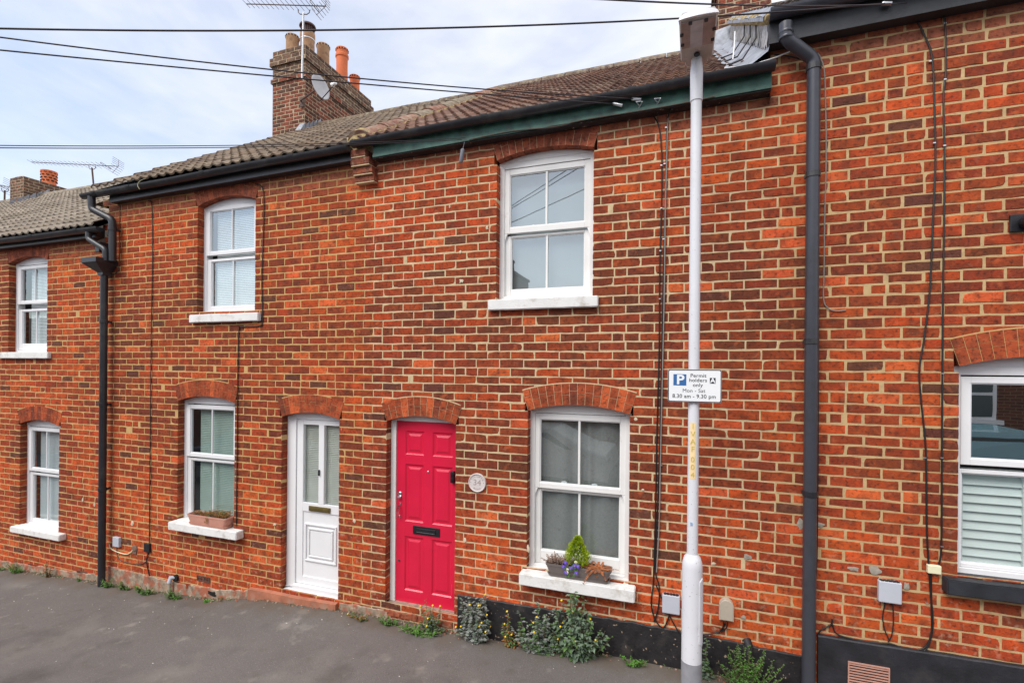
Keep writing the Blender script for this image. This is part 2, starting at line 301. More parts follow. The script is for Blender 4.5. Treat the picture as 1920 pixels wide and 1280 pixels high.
def lay(mb, fr, ulo, uhi, zlo, zhi, colf, opens=(), ends=(True, True), owner=None, jamb=.105, seed=0, hc=HC, z0g=Z0, pb=PB, half=None, mh=.003, wob=1):
    k0 = int(math.floor((zlo - z0g) / hc)); k1 = int(math.ceil((zhi - z0g) / hc))
    def zl(k, x): return z0g + k * hc + wob * (.0035 * math.sin(x * 1.7 + k * 2.1) + .002 * math.sin(x * 5.3 + k * 4.7) + .008 * noise.noise(Vector((x * .5, k * .22, seed * 3.1))))
    for k in range(k0, k1):
        zb_, zt_ = z0g + k * hc, z0g + (k + 1) * hc
        if zb_ < zlo - .02 or zt_ > zhi + .03: continue
        ex = [e for e in (o.excl(zb_, zt_) for o in opens) if e]
        j0 = int(math.floor(ulo / pb)) - 1; j1 = int(math.ceil(uhi / pb)) + 1
        def bd(j): return j * pb + (k % 2) * pb * .5 + (hsh(seed, k, j) - .5) * .016
        cells = []
        for j in range(j0, j1):
            a, b = bd(j), bd(j + 1)
            if owner and not owner((a + b) / 2): continue
            if not owner and (b < ulo + .01 or a > uhi - .01): continue
            ja = jb = False
            if not owner:
                if a < ulo: a = ulo; ja = ends[0]
                if b > uhi: b = uhi; jb = ends[1]
            if hsh(seed, k, j, 101) < .045 and b - a > .2:
                mid = a + (b - a) * (.42 + .16 * hsh(k, j)); cells += [(a, mid, ja, False), (mid, b, False, jb)]
            else: cells.append((a, b, ja, jb))
        for (a, b, ja, jb) in cells:
            for (e0, e1) in ex:
                for ee in (e0, e1):
                    if abs(a - ee) < .065: a = ee
                    if abs(b - ee) < .065: b = ee
            if b - a < .01: continue
            segs = [(a, b, ja or any(abs(a - e[1]) < 1e-6 for e in ex), jb or any(abs(b - e[0]) < 1e-6 for e in ex))]
            for (e0, e1) in ex:
                ns = []
                for (p, q, pa, pq) in segs:
                    if q <= e0 or p >= e1: ns.append((p, q, pa, pq)); continue
                    if p < e0: ns.append((p, e0, pa, True))
                    if q > e1: ns.append((e1, q, True, pq))
                segs = ns
            for (p, q, pa, pq) in segs:
                if q - p < .028: 
                    if q - p < .004: continue
                wz0, wz1 = zl(k, p), zl(k + 1, p)
                dep = jamb if (pa or pq) else .02
                # mortar bed around the brick
                mb.col = (1, 1, 1, 0); mp_, mq_ = p + (.004 if pa else 0), q - (.004 if pq else 0)
                A = [(mp_, wz0), (mq_, zl(k, q)), (mq_, zl(k + 1, q)), (mp_, wz1)]
                ids = [mb.vert(fr(x, z, -mh)) for x, z in A]; mb.fi(ids, 1)
                if pa: mb.face([fr(mp_, wz0, -mh), fr(mp_, wz1, -mh), fr(mp_, wz1, -jamb), fr(mp_, wz0, -jamb)], 1)
                if pq: mb.face([fr(mq_, wz0, -mh), fr(mq_, wz1, -mh), fr(mq_, wz1, -jamb), fr(mq_, wz0, -jamb)], 1)
                if q - p < .028: continue
                jj = JO * (.85 + .3 * hsh(k, round(p * 100))); g = jj / 2; gp_ = JP * (.7 + .6 * hsh(k, round(p * 100), 5)) / 2
                c_ = colf((p + q) / 2, (zb_ + zt_) / 2, hsh(seed, k, round(p * 50), 102))
                brick_shape(mb, fr, p + (0 if pa else gp_), q - (0 if pq else gp_), zl(k, (p + q) / 2) + g * .95, zl(k + 1, (p + q) / 2) - g * .95, c_, dep,
                            hash((seed, k, round(p * 100))), (hsh(k, round(p * 100), 103) - .5) * .003)
front = lambda u, v, n: (u, -n, v)
def brickcol(darkf, x, z, h, wear=0.0, pink=0.0):
    r = random.Random(int(h * 1e9)); t = r.random() ** 1.1
    e = .42 + .62 * t - .70 * darkf + .30 * noise.noise(Vector((x * .8, z * 1.1, 3))) + .14 * noise.noise(Vector((x * 3, z * 4, 7))) + .26 * noise.noise(Vector((x * .12, z * 2.6, 21))); KP = [(-.6, (.125, .037, .021)), (-.25, (.170, .041, .020)), (.0, (.230, .046, .019)), (.25, (.320, .053, .018)), (.5, (.420, .065, .018)), (.8, (.56, .088, .020)), (1.15, (.66, .130, .030))]
    for (a, va), (b, vb) in zip(KP, KP[1:]):
        if e <= b: q = max(0, (e - a) / (b - a)); c_ = tuple(va[i] + (vb[i] - va[i]) * q for i in range(3)); break
    else: c_ = KP[-1][1]
    if r.random() < .05: c_ = (.62, .115, .034)
    elif r.random() < .05 * darkf: c_ = (.13, .045, .028)
    v = .90 + .2 * r.random(); g = (.88 + .24 * r.random())
    c_ = (c_[0] * v, c_[1] * v * g, c_[2] * v)
    if pink: c_ = tuple(c_[i] * (1 - pink) + (.36, .14, .085)[i] * pink for i in range(3))
    return (*c_, wear * (.4 + .6 * r.random()))
def ramp(x, pts):
    for (a, va), (b, vb) in zip(pts, pts[1:]):
        if x <= b: return va + (vb - va) * max(0, (x - a)) / (b - a)
    return pts[-1][1]
def arch(mb, op, seed, y_out=-.004, extra=0, n=None, jamb=.1, blend=0):
    """gauged brick arch over an opening: one mesh, material 0 brick, 1 joint"""
    Rr = op.R; n = n or max(9, int(round(2 * op.ang * Rr / .068))); r = random.Random(seed)
    th = op.th + extra; da = 2 * op.ang / n
    for i in range(n):
        a0 = -op.ang + i * da; a1 = a0 + da; g = .0022 / Rr
        b0, b1 = a0 + g, a1 - g
        u = r.random(); v = .85 + .3 * r.random()
        c_ = (.36 * v, .070 * v, .026 * v) if u < .8 else ((.56, .11, .035) if u < .92 else (.22, .05, .026))
        if blend: c_ = tuple(c_[i2] * (1 - blend) + (.26, .10, .07)[i2] * blend for i2 in range(3))
        mb.col = (*c_, .04)
        def P(a, d, y): return (op.xc + (Rr + d) * math.sin(a), y, op.zc + (Rr + d) * math.cos(a))
        sp = th * (.48 + .1 * (r.random() - .5)) if (i % 2) else th * (.62 + .1 * (r.random() - .5))
        for d0, d1 in ((0, sp - .002), (sp + .002, th)):
            q = [P(b0, d0, y_out), P(b1, d0, y_out), P(b1, d1, y_out), P(b0, d1, y_out)]
            qb = [P(b0, d0, jamb), P(b1, d0, jamb), P(b1, d1, jamb), P(b0, d1, jamb)]
            ia = [mb.vert(p) for p in q]; ib = [mb.vert(p) for p in qb]
            mb.fi(ia)
            for k in range(4): l = (k + 1) % 4; mb.fi([ia[k], ib[k], ib[l], ia[l]])
        mb.col = (1, 1, 1, 0)
        e0, e1 = a0, a1
        mb.face([P(e0, .001, y_out + .0025), P(e1, .001, y_out + .0025), P(e1, th + (.010 if not extra else 0), y_out + .0025), P(e0, th + (.010 if not extra else 0), y_out + .0025)], 1)
def archfill(op, x0, x1, zbase, y0, y1, mb, n=14, inset=.002):
    xs = [x0 + (x1 - x0) * i / n for i in range(n + 1)]
    poly = [(x0, zbase), (x1, zbase)] + [(x, max(op.arcz(x) - inset, zbase + .001)) for x in reversed(xs)]
    mb.prism(poly, y0, y1)
# ------------------------------------------------------------------ windows
def window(house, op, uT, uB, lT, lB, xl, style, blind, gl, sill, sillp=.05, bars=1, xll=None, gl2=None, sillmat=None, name='sash_window', mitre=True):
    """op opening; uT/uB upper glass top/bottom z; lT/lB lower glass; xl left edge of glass; symmetric"""
    x0, x1, zb = op.x0, op.x1, op.zb; xr = x0 + x1 - xl; Y = .085
    Mw = M_wood if style == 'sash' else M_white
    f = MB(); ft = .045
    xi0, xi1 = x0 + ft, x1 - ft
    f.box(x0 - .01, xi0, Y, Y + .09, zb, op.zs, 0, .003); f.box(xi1, x1 + .01, Y, Y + .09, zb, op.zs, 0, .003)
    f.box(xi0, xi1, Y + .001, Y + .09, zb, zb + .04, 0, .003)
    archfill(op, x0, x1, op.zs, Y + .002, Y + .09, f)
    htop = min(op.zs - .002, uT + .06)
    f.box(xi0, xi1, Y + .006, Y + .09, htop, op.zs - .0005, 0, .002)
    if style == 'sash': f.box(x0 + .004, x1 - .004, Y - .012, Y, zb - .004, zb + .02, 0, .003)
    win = f.build(name, Mw, house)
    gx0, gx1 = xl, xr
    def sash(nm, T, B, y, rt_, rb, a0=gx0, a1=gx1, o0=xi0, o1=xi1, horns=False):
        s = MB(); th = .04
        s.box(o0, a0, y, y + th, B - rb, T + rt_, 0, .004); s.box(a1, o1, y, y + th, B - rb, T + rt_, 0, .004)
        s.box(a0, a1, y + .0015, y + th, T, T + rt_, 0, .004); s.box(a0, a1, y + .0015, y + th, B - rb, B, 0, .004)
        # glazing bead: thin sloped strips
        for (p, q, r_, s_) in ((a0, a0 + .008, B, T), (a1 - .008, a1, B, T)): s.box(p, q, y + .012, y + th - .004, r_, s_)
        s.box(a0 + .008, a1 - .008, y + .012, y + th - .004, B, B + .008); s.box(a0 + .008, a1 - .008, y + .012, y + th - .004, T - .008, T)
        if bars:
            bw = .010 if style == 'sash' else .007
            xm = (a0 + a1) / 2; s.box(xm - bw, xm + bw, y + .008, y + .022, B, T, 0, .002)
        if horns:
            for (xa, xb_) in ((o0, o0 + .028), (o1 - .028, o1)):
                s.prism([(xa, B - rb - .07), (xa + (0 if xa == o0 else .016), B - rb - .07), (xb_ if xa == o0 else xb_, B - rb), (xa, B - rb)] if xa == o0 else
                        [(xb_, B - rb - .07), (xb_, B - rb), (xa, B - rb), (xb_ - .012, B - rb - .045)], y + .002, y + .02)
        o = s.build(nm, Mw, win)
        g = MB(); g.face([(a0, y + .024, B), (a1, y + .024, B), (a1, y + .024, T), (a0, y + .024, T)])
        g.build('pane', gl if nm == 'upper_sash' else (gl2 or gl), win)
    if style == 'sash':
        mid = (uB + lT) / 2
        sash('upper_sash', uT, uB, Y + .012, min(op.zs - .004, uT + .055) - uT, (uB - mid) + .012, horns=True)
        sash('lower_sash', lT, lB, Y + .040, .02, lB - (zb + .042), a0=gx0 + .006, a1=gx1 - .006)
        for fx in (.3, .68):
            c_ = MB(); xx = gx0 + (gx1 - gx0) * fx
            c_.box(xx - .025, xx + .025, Y + .055, Y + .075, uB - .004, uB + .012, 0, .002); c_.tube([(xx - .02, Y + .06, uB + .014), (xx + .01, Y + .06, uB + .02), (xx + .03, Y + .06, uB + .01)], .004, 6)
            c_.build('sash_catch', M_white, win)
    else:
        mid = (uB + lT) / 2 - .005
        sash('upper_sash', uT, uB, Y - .006, .048, .045)
        sash('lower_sash', lT, lB, Y + .014, lT and .03, lB - (zb + .042), a0=(xll or gx0), a1=x0 + x1 - (xll or gx0))
    # sill
    if sill:
        sx0, sx1, szt, szb, sy = sill
        s = MB(); bm = bmesh.new(); bmesh.ops.create_cube(bm, size=1)
        for v in bm.verts:
            v.co = Vector((sx0 + (sx1 - sx0) * (v.co.x + .5), -sy + (sy + .0) * (v.co.y + .5), szb + (szt - szb) * (v.co.z + .5)))
        bmesh.ops.subdivide_edges(bm, edges=[e for e in bm.edges if abs(e.verts[0].co.x - e.verts[1].co.x) > .1], cuts=9, use_grid_fill=True)
        bmesh.ops.bevel(bm, geom=[e for e in bm.edges if e.calc_face_angle(0) > 1], offset=.007, segments=2, affect='EDGES')
        for v in bm.verts:
            v.co += Vector((noise.noise(v.co * 9) * .002, noise.noise(v.co * 11) * .003, noise.noise(v.co * 8 + Vector((5, 5, 5))) * .003))
        s.addbm(bm)
        s.box(x0 + .001, x1 - .001, -.001, Y + .05, szb + .01, szt + .0035)    # tongue running back under the frame
        s.build('sill', sillmat or M_sill, win)
    # inside
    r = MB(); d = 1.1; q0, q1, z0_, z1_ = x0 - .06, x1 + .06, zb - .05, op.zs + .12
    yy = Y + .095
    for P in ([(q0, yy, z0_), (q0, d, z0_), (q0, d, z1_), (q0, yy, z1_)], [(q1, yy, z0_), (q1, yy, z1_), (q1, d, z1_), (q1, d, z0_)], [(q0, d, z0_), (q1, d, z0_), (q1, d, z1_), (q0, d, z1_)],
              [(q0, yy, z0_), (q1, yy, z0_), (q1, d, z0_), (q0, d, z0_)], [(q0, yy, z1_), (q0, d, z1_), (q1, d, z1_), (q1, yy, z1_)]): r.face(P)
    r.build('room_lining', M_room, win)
    if blind:
        kind, bm_ = blind[0], blind[1]
        b = MB(); by = Y + .075; bz0, bz1 = lB - .03, uT + .04; bx0, bx1 = xl - .02 + (blind[2] if len(blind) > 2 else 0), xr + .02
        if kind == 'slats':
            z = bz1
            while z > bz0:
                b.face([(bx0, by, z), (bx1, by, z), (bx1, by + .006, z + .0185), (bx0, by + .006, z + .0185)]); z -= .0215
        elif kind == 'louvre':
            z = lT + .03
            b.box(bx0, bx0 + .012, by, by + .03, bz0, z); b.box((bx0 + bx1) / 2 - .035, (bx0 + bx1) / 2 + .035, by - .012, by + .03, bz0, z, 0, .003)
            b.box(bx0 + .012, bx1, by - .005, by + .03, z - .05, z, 0, .003); z -= .06
            while z > bz0:
                b.face([(bx0, by, z - .062), (bx1, by, z - .062), (bx1, by + .03, z + .008), (bx0, by + .03, z + .008)]); z -= .066
        elif kind == 'net':
            n = 90; 
            for i in range(n):
                xa = bx0 - .05 + (bx1 - bx0 + .1) * i / n; xb_ = bx0 - .05 + (bx1 - bx0 + .1) * (i + 1) / n
                ya = by + .02 + .011 * math.sin(i * .42 + 1.8 * math.sin(i * .13)) + .010 * math.sin(i * .17); yb = by + .02 + .011 * math.sin((i + 1) * .42 + 1.8 * math.sin((i + 1) * .13)) + .010 * math.sin((i + 1) * .17)
                b.face([(xa, ya, bz0 - .05), (xb_, yb, bz0 - .05), (xb_, yb, bz1 + .05), (xa, ya, bz1 + .05)])
        elif kind == 'flat':  # plain sheet added behind the panes, makes the glass look paler
            b.face([(bx0, by + .05, bz0 - .05), (bx1, by + .05, bz0 - .05), (bx1, by + .05, bz1 + .05), (bx0, by + .05, bz1 + .05)])
        b.build('curtain' if kind == 'net' else 'shutter' if kind == 'louvre' else 'blind', bm_, win, smooth=(kind == 'net'))
    return win
# ------------------------------------------------------------------ ground
gp = [(-60, -3.6), (-16, -.9)] + [W(*p) for p in ((0, 1062), (195, 1090), (295, 1108), (400, 1121), (509, 1121), (635, 1141), (745, 1160), (860, 1184), (972, 1207), (1152, 1227), (1275, 1252), (1500, 1293))] + [(3, .12), (30, 1.6)]
def gz(x, y=0):
    z = gp[-1][1]
    for (a, za), (b, zb) in zip(gp, gp[1:]):
        if x <= b: z = za + (zb - za) * max(0, min(1, (x - a) / (b - a))); break
    zs_ = -.045 + .062 * (x + 2.1) if x < -2.1 else -.045 + .035 * (x + 2.1)
    k = min(1, max(0, -y / 1.2)); return z * (1 - k) + (zs_ - .03) * k
def groundmesh(name, y0, y1, dz, mat_, xs, ny):
    g = MB(); ids = []
    for j in range(ny + 1):
        y = y0 + (y1 - y0) * j / ny
        ids.append([g.vert((x, y, gz(x, y) + dz + .006 * noise.noise(Vector((x * .9, y * .9, 0))))) for x in xs])
    for j in range(ny):
        for i in range(len(xs) - 1): g.fi([ids[j][i], ids[j][i + 1], ids[j + 1][i + 1], ids[j + 1][i]])
    return tag(g.build(name, mat_, smooth=True), kind='structure')
xs_ = [-60, -45, -32, -22, -16] + [-13 + .12 * i for i in range(150)] + [6, 9, 14, 22, 30]
tag(groundmesh('pavement', -2.1, .35, 0, M_asph, xs_, 14))
groundmesh('kerb', -2.25, -2.1, 0, M_kerb, xs_, 1)
kf = MB()
for a, b in zip(xs_, xs_[1:]): kf.face([(a, -2.25, gz(a, -2.25) - .13), (b, -2.25, gz(b, -2.25) - .13), (b, -2.25, gz(b, -2.25)), (a, -2.25, gz(a, -2.25))])
tag(kf.build('kerb_face', M_kerb), kind='structure')
groundmesh('road', -60, -2.25, -.12, M_road, xs_, 4)
# ------------------------------------------------------------------ roofs, gutters
PITCH = .6623; RY = 4.04
def roof(house, xa, xb, z0, pal, gauge=.31, roll=.15, amp=.022, name='roof', seed=1, stag=True, y0=-.13):
    mb = MB(); cs = 1 / math.sqrt(1 + PITCH ** 2); sl = (RY - y0) / cs; n = int(sl / gauge) + 1; r = random.Random(seed)
    st = roll / 8; nx = int((xb - xa) / st); tw = roll * 2
    def wave(x):
        t = (x / roll) % 1.0
        return amp * (math.sin(math.pi * min(t / .55, 1)) if t < .55 else -.12 * math.sin(math.pi * (t - .55) / .45))
    for c_ in range(n):
        s0 = c_ * gauge; s1 = min(s0 + gauge + .02, sl)
        tiles = {}
        rows = [[], [], [], []]
        for i in range(nx + 1):
            x = xa + (xb - xa) * i / nx; ti = int(math.floor(x / tw))
            if ti not in tiles: tiles[ti] = ((r.random() - .5) * .006, r.choice(pal), .85 + .3 * r.random(), (r.random() - .5) * .01)
            dz, co, v, ds = tiles[ti]; mb.col = (co[0] * v, co[1] * v, co[2] * v, 0)
            h0 = wave(x) + .030 + dz; h1 = wave(x) + .006
            for k, (s, h) in enumerate(((s0 + ds, h0 - .020), (s0 + ds, h0), (s0 + .012 + ds, h0 + .002), (s1, h1))):
                y = y0 + s * cs - h * PITCH * cs; z = z0 + s * cs * PITCH + h * cs
                rows[k].append(mb.vert((x, y, z)))
        for k in range(3):
            for i in range(nx): mb.fi([rows[k][i], rows[k][i + 1], rows[k + 1][i + 1], rows[k + 1][i]])
    mb.col = (.03, .028, .026, 0)
    mb.face([(xa, y0 + .02, z0 - .02), (xb, y0 + .02, z0 - .02), (xb, RY, z0 + (RY - y0) * PITCH - .02), (xa, RY, z0 + (RY - y0) * PITCH - .02)])
    mb.col = (*pal[0], 0)                      # far slope and the gable edges
    zr = z0 + (RY - y0) * PITCH
    mb.face([(xa, RY, zr), (xb, RY, zr), (xb, RY + 4.2, z0), (xa, RY + 4.2, z0)])
    for x in (xa, xb): mb.face([(x, y0 + .02, z0 - .2), (x, RY + 4.2, z0 - .2), (x, RY, zr - .01)])
    return mb.build(name, M_tile, house, col=True)
def gutter(house, xa, za, xb, zb, yc=-.165, rad=.056, unions=(), mat_=None, name='gutter'):
    g = MB(); N_ = 10; st = 26
    def sec(x, z, r_): return [Vector((x, yc + r_ * math.cos(math.pi + math.pi * k / N_), z + r_ * math.sin(math.pi + math.pi * k / N_))) for k in range(N_ + 1)]
    prev = None
    for i in range(st + 1):
        t = i / st; x = xa + (xb - xa) * t; z = za + (zb - za) * t + .004 * math.sin(x * 2.3)
        a = [g.vert(p) for p in sec(x, z, rad)]; b = [g.vert(p) for p in sec(x, z, rad - .005)]
        if prev:
            pa, pb_ = prev
            for k in range(N_): g.fi([pa[k], a[k], a[k + 1], pa[k + 1]]); g.fi([pb_[k], pb_[k + 1], b[k + 1], b[k]])
            g.fi([pa[0], pb_[0], b[0], a[0]]); g.fi([pa[N_], a[N_], b[N_], pb_[N_]])
        if i in (0, st): g.fi(a)
        prev = (a, b)
    for u in unions:
        x = u; z = za + (zb - za) * (x - xa) / (xb - xa) + .004 * math.sin(x * 2.3)
        for dx0, dx1, rr_ in ((-.03, .03, rad + .005),):
            A = [g.vert(p) for p in sec(x + dx0, z + .006, rr_)]; B = [g.vert(p) for p in sec(x + dx1, z + .006, rr_)]
            for k in range(N_): g.fi([A[k], B[k], B[k + 1], A[k + 1]])
            for q, Q in ((A, x + dx0), (B, x + dx1)):
                I = [g.vert(p) for p in sec(Q, z, rad - .001)]
                for k in range(N_): g.fi([q[k], q[k + 1], I[k + 1], I[k]])
    return g.build(name, mat_ or M_black, house, smooth=True)
def ridge(house, xa, xb, z0, pal, seed=2, L=.42, r0=.115, name='ridge_tiles'):
    g = MB(); r = random.Random(seed); x = xa; zr = z0 + (RY + .13) * PITCH
    while x < xb:
        c_ = r.choice(pal); v = .8 + .4 * r.random(); g.col = (c_[0] * v, c_[1] * v, c_[2] * v, 0); e = min(x + L, xb)
        dz = (r.random() - .5) * .01
        rr2 = []
        for xx, rad in ((x + .006, r0 + .004), (e - .006, r0)):
            rr2.append([g.vert((xx, RY + rad * math.cos(math.pi * k / 10), zr - .035 + dz + rad * math.sin(math.pi * k / 10))) for k in range(11)])
        for k in range(10): g.fi([rr2[0][k], rr2[1][k], rr2[1][k + 1], rr2[0][k + 1]])
        x = e
    return g.build(name, M_ridge, house, col=True, smooth=True)
def vert_ridge(house, X, z0, pal, seed, ya=-.08, yb=RY, r0=.15, L=.42):
    g = MB(); r = random.Random(seed); cs = 1 / math.sqrt(1 + PITCH ** 2); d = Vector((0, cs, PITCH * cs)); nrm = Vector((0, -PITCH * cs, cs))
    y = ya; s = 0; S = (yb - ya) / cs
    while s < S:
        c_ = r.choice(pal); v = .8 + .4 * r.random(); g.col = (c_[0] * v, c_[1] * v, c_[2] * v, 0); e = min(s + L, S); dz = (r.random() - .5) * .012; dx = (r.random() - .5) * .012
        rings = []
        for ss, rad in ((s, r0 + .008), (e + .01, r0 - .004)):
            o = Vector((X + dx, ya, z0 + (ya + .13) * PITCH)) + d * ss + nrm * (-.02 + dz)
            rings.append([g.vert(o + Vector((math.cos(math.pi * k / 10) * rad, 0, 0)) + nrm * math.sin(math.pi * k / 10) * rad * .8) for k in range(11)])
        for k in range(10): g.fi([rings[0][k], rings[0][k + 1], rings[1][k + 1], rings[1][k]])
        g.fi(rings[0])
        s = e
    o = g.build('verge_ridge_tiles', M_ridge, house, col=True, smooth=True)
    q = MB(); q.col = (.34, .27, .15, 0)     # mortar plug closing the lower end and the bedding
    c0 = Vector((X, ya - .015, z0 + .035))
    q.lathe([(.145, -.035), (.138, 0), (.09, .018), (.01, .024)], c0 + Vector((0, 0, -.01)), 16, axis=(0, -1, 0))
    for i in range(int(S / .05)):
        p = Vector((X, ya, z0 + (ya + .13) * PITCH)) + d * (i * .05) + nrm * .022
        for sx in (-1, 1):
            w_ = .02 * (.5 + r.random()); q.box(p.x + sx * r0 - w_, p.x + sx * r0 + w_, p.y, p.y + .06, p.z - .02, p.z + .028 + .01 * r.random())
    q.build('mortar_bedding', M_foam, o)
    return o
# ------------------------------------------------------------------ house builder
A_ = empty('terraced_house', (-9.5, 0, gz(-9.5)), 'lowest-roofed red brick terraced house at the far left, left of the hopper downpipe', 'house', 'terraced houses')
B_ = empty('terraced_house', (-5.2, 0, gz(-5.2)), 'red brick terraced house with the white half-glazed door and a big brick chimney stack', 'house', 'terraced houses')
C_ = empty('terraced_house', (-1.3, 0, gz(-1.3)), 'red brick terraced house with the raspberry red door and green painted eaves board', 'house', 'terraced houses')
D_ = empty('terraced_house', (2.5, 0, gz(2.5)), 'tallest red brick terraced house at the right, with shuttered window and black window sill', 'house', 'terraced houses')
XAB, XBC, XCD = -7.30, -3.134, .66
oAu = Opening(-9.435, -8.535, 2.718, 4.04, .075); oAl = Opening(-9.13, -8.242, .195, 1.686, .07)
oBu = Opening(-5.626, -4.712, 3.19, 4.497, .08); oBl = Opening(-5.933, -5.003, .60, 2.113, .068)
oCu = Opening(-1.70, -.772, 3.212, 4.545, .066); oCl = Opening(-1.369, -.434, .655, 2.156, .068)
oDl = Opening(1.885, 2.835, 1.08, 2.595, .07, .20)
oW = Opening(-4.294, -3.509, .02, 1.981, .062); oR = Opening(-2.911, -2.118, .09, 1.99, .068)
def tone(seed, prof, low, pink_top):
    def f(x, z, h):
        g_ = gz(x)
        dk = ramp(z, prof) + .12 * noise.noise(Vector((x * .35, z * .35, 9)))
        w_ = ramp(z - g_, [(0, .95), (.5, .75), (1.1, .45), (1.6, .12), (9, .05)])
        pk = ramp(z, pink_top)
        c_ = brickcol(max(0, dk), x, z, h, w_, pk)
        return c_
    return f
def dist_dark(x, z, ops):   # darker bricks beside the jambs and under the sills
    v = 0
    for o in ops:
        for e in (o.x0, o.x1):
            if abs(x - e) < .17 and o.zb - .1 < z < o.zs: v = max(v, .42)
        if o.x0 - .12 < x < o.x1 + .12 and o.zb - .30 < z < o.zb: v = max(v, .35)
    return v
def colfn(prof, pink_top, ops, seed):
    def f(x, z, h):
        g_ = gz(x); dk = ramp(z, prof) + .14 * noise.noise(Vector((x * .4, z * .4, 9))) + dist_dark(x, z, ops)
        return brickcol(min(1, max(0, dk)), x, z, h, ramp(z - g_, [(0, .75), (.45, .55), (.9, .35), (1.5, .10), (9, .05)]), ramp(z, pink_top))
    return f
def owner(a, b): return lambda x: a < x <= b
def wallmesh(house, xa, xb, zt, zbm, colf, ops, mort, seed):
    mb = MB()
    if house is D_:
        lay(mb, front, xa - .2, xb + .2, zbm, 4.78, colf, ops, owner=owner(xa, xb), seed=seed); lay(mb, front, .643, xb, 4.765, zt, colf, (), seed=seed, ends=(True, False))
    else: lay(mb, front, xa - .2, xb + .2, zbm, zt, colf, ops, owner=owner(xa, xb), seed=seed)
    # side and rear walls of the house body
    mb.col = (.30, .07, .035, 0)
    for x in (xa + .02, xb - .02): mb.face([(x, .03, zbm), (x, 8.1, zbm), (x, 8.1, zt), (x, .03, zt)])
    mb.face([(xa, 8.1, zbm), (xb, 8.1, zbm), (xb, 8.1, zt), (xa, 8.1, zt)])
    return mb.build('wall', [M_brick, mort], house, col=True)
JP = .009
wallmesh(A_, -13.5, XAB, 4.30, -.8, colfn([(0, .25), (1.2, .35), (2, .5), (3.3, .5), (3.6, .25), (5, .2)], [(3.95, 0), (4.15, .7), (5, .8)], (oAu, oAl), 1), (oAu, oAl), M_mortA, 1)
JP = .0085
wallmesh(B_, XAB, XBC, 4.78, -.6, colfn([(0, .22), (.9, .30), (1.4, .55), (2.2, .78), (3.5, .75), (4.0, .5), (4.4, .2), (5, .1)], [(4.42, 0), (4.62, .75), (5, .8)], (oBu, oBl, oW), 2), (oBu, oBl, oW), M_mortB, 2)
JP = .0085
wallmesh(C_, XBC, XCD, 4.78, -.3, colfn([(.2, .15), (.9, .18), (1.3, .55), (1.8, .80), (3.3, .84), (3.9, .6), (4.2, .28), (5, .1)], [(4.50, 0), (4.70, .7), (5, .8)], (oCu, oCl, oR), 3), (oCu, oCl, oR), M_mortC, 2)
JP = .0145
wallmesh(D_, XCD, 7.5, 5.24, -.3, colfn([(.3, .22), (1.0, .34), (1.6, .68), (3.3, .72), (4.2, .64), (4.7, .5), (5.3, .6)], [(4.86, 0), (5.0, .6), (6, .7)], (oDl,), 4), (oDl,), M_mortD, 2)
for hs, op, s_, ex, bl in ((A_, oAu, 1, .06, .55), (A_, oAl, 2, 0, 0), (B_, oBu, 3, .06, .5), (B_, oBl, 4, 0, 0), (C_, oCu, 5, .03, .5), (C_, oCl, 6, 0, 0), (D_, oDl, 7, 0, 0), (B_, oW, 8, 0, 0), (C_, oR, 9, 0, 0)):
    a = MB(); arch(a, op, s_ * 13, extra=ex, blend=bl)
    a.build('brick_arch', [M_brick, M_mortC if hs is C_ else M_mortB], hs, col=True)
def gzs(px, *ys): return [W(px, y, .10)[1] for y in ys]
# windows
uT, uB, lT, lB = gzs(44, 506, 565, 584, 645)
window(A_, oAu, uT, uB, lT, lB, W(44, 500, .11)[0], 'casement', ('slats', M_blind, .12), M_glass, (-9.62, -8.42, oAu.zb + .005, oAu.zb - .085, .05))
uT, uB, lT, lB = gzs(64, 806, 876, 889, 972)
window(A_, oAl, uT, uB, lT, lB, W(64, 800, .11)[0], 'casement', ('slats', M_blind, .08), M_glassU, (W(18, 985, -.09)[0], W(110.5, 1000, -.09)[0], W(18, 986, -.09)[1], W(18, 997, -.09)[1], .09))
uT, uB, lT, lB = gzs(398, 398, 473, 491, 575)
window(B_, oBu, uT, uB, lT, lB, W(398, 400, .11)[0], 'casement', ('slats', M_blind, .05), M_glassU, (W(354, 590, -.055)[0], W(483, 587, -.055)[0], W(354, 590, -.055)[1], W(354, 605, -.055)[1], .055))
uT, uB, lT, lB = gzs(361, 765, 848, 862, 961)
window(B_, oBl, uT, uB, lT, lB, W(361, 765, .11)[0], 'casement', ('slats', M_blindg, .10), M_glass, (W(314.5, 980, -.11)[0], W(442.5, 1000, -.11)[0], W(314.5, 978, -.11)[1], W(314.5, 992.5, -.11)[1], .11))
uT, uB, lT, lB = gzs(957, 329, 427, 445, 543)
window(C_, oCu, uT, uB, lT, lB, W(957, 327, .11)[0], 'sash', ('flat', M_backing), M_glassU, (W(914, 562, -.055)[0], W(1121, 555, -.055)[0], W(914, 562, -.055)[1], W(914, 581.5, -.055)[1], .055))
uT, uB, lT, lB = gzs(1013, 785, 904, 919, 1032)
window(C_, oCl, uT, uB, lT, lB, W(1013, 800, .11)[0], 'sash', ('net', M_net), M_glass, (W(972.5, 1074, -.12)[0], W(1190, 1104, -.12)[0], W(972.5, 1074, -.12)[1], W(973, 1096, -.12)[1], .12))
uT, uB, lT, lB = gzs(1818, 718, 859, 887, 1056)
window(D_, oDl, uT, uB, lT, lB, W(1818, 720, .10)[0], 'casement', ('louvre', M_shut), M_glassD, (W(1777, 1085, -.09)[0], 3.0, W(1777, 1086, -.09)[1], W(1789, 1116, -.09)[1], .09), bars=0, xll=W(1801, 900, .11)[0], gl2=M_glass, sillmat=M_sillblk)
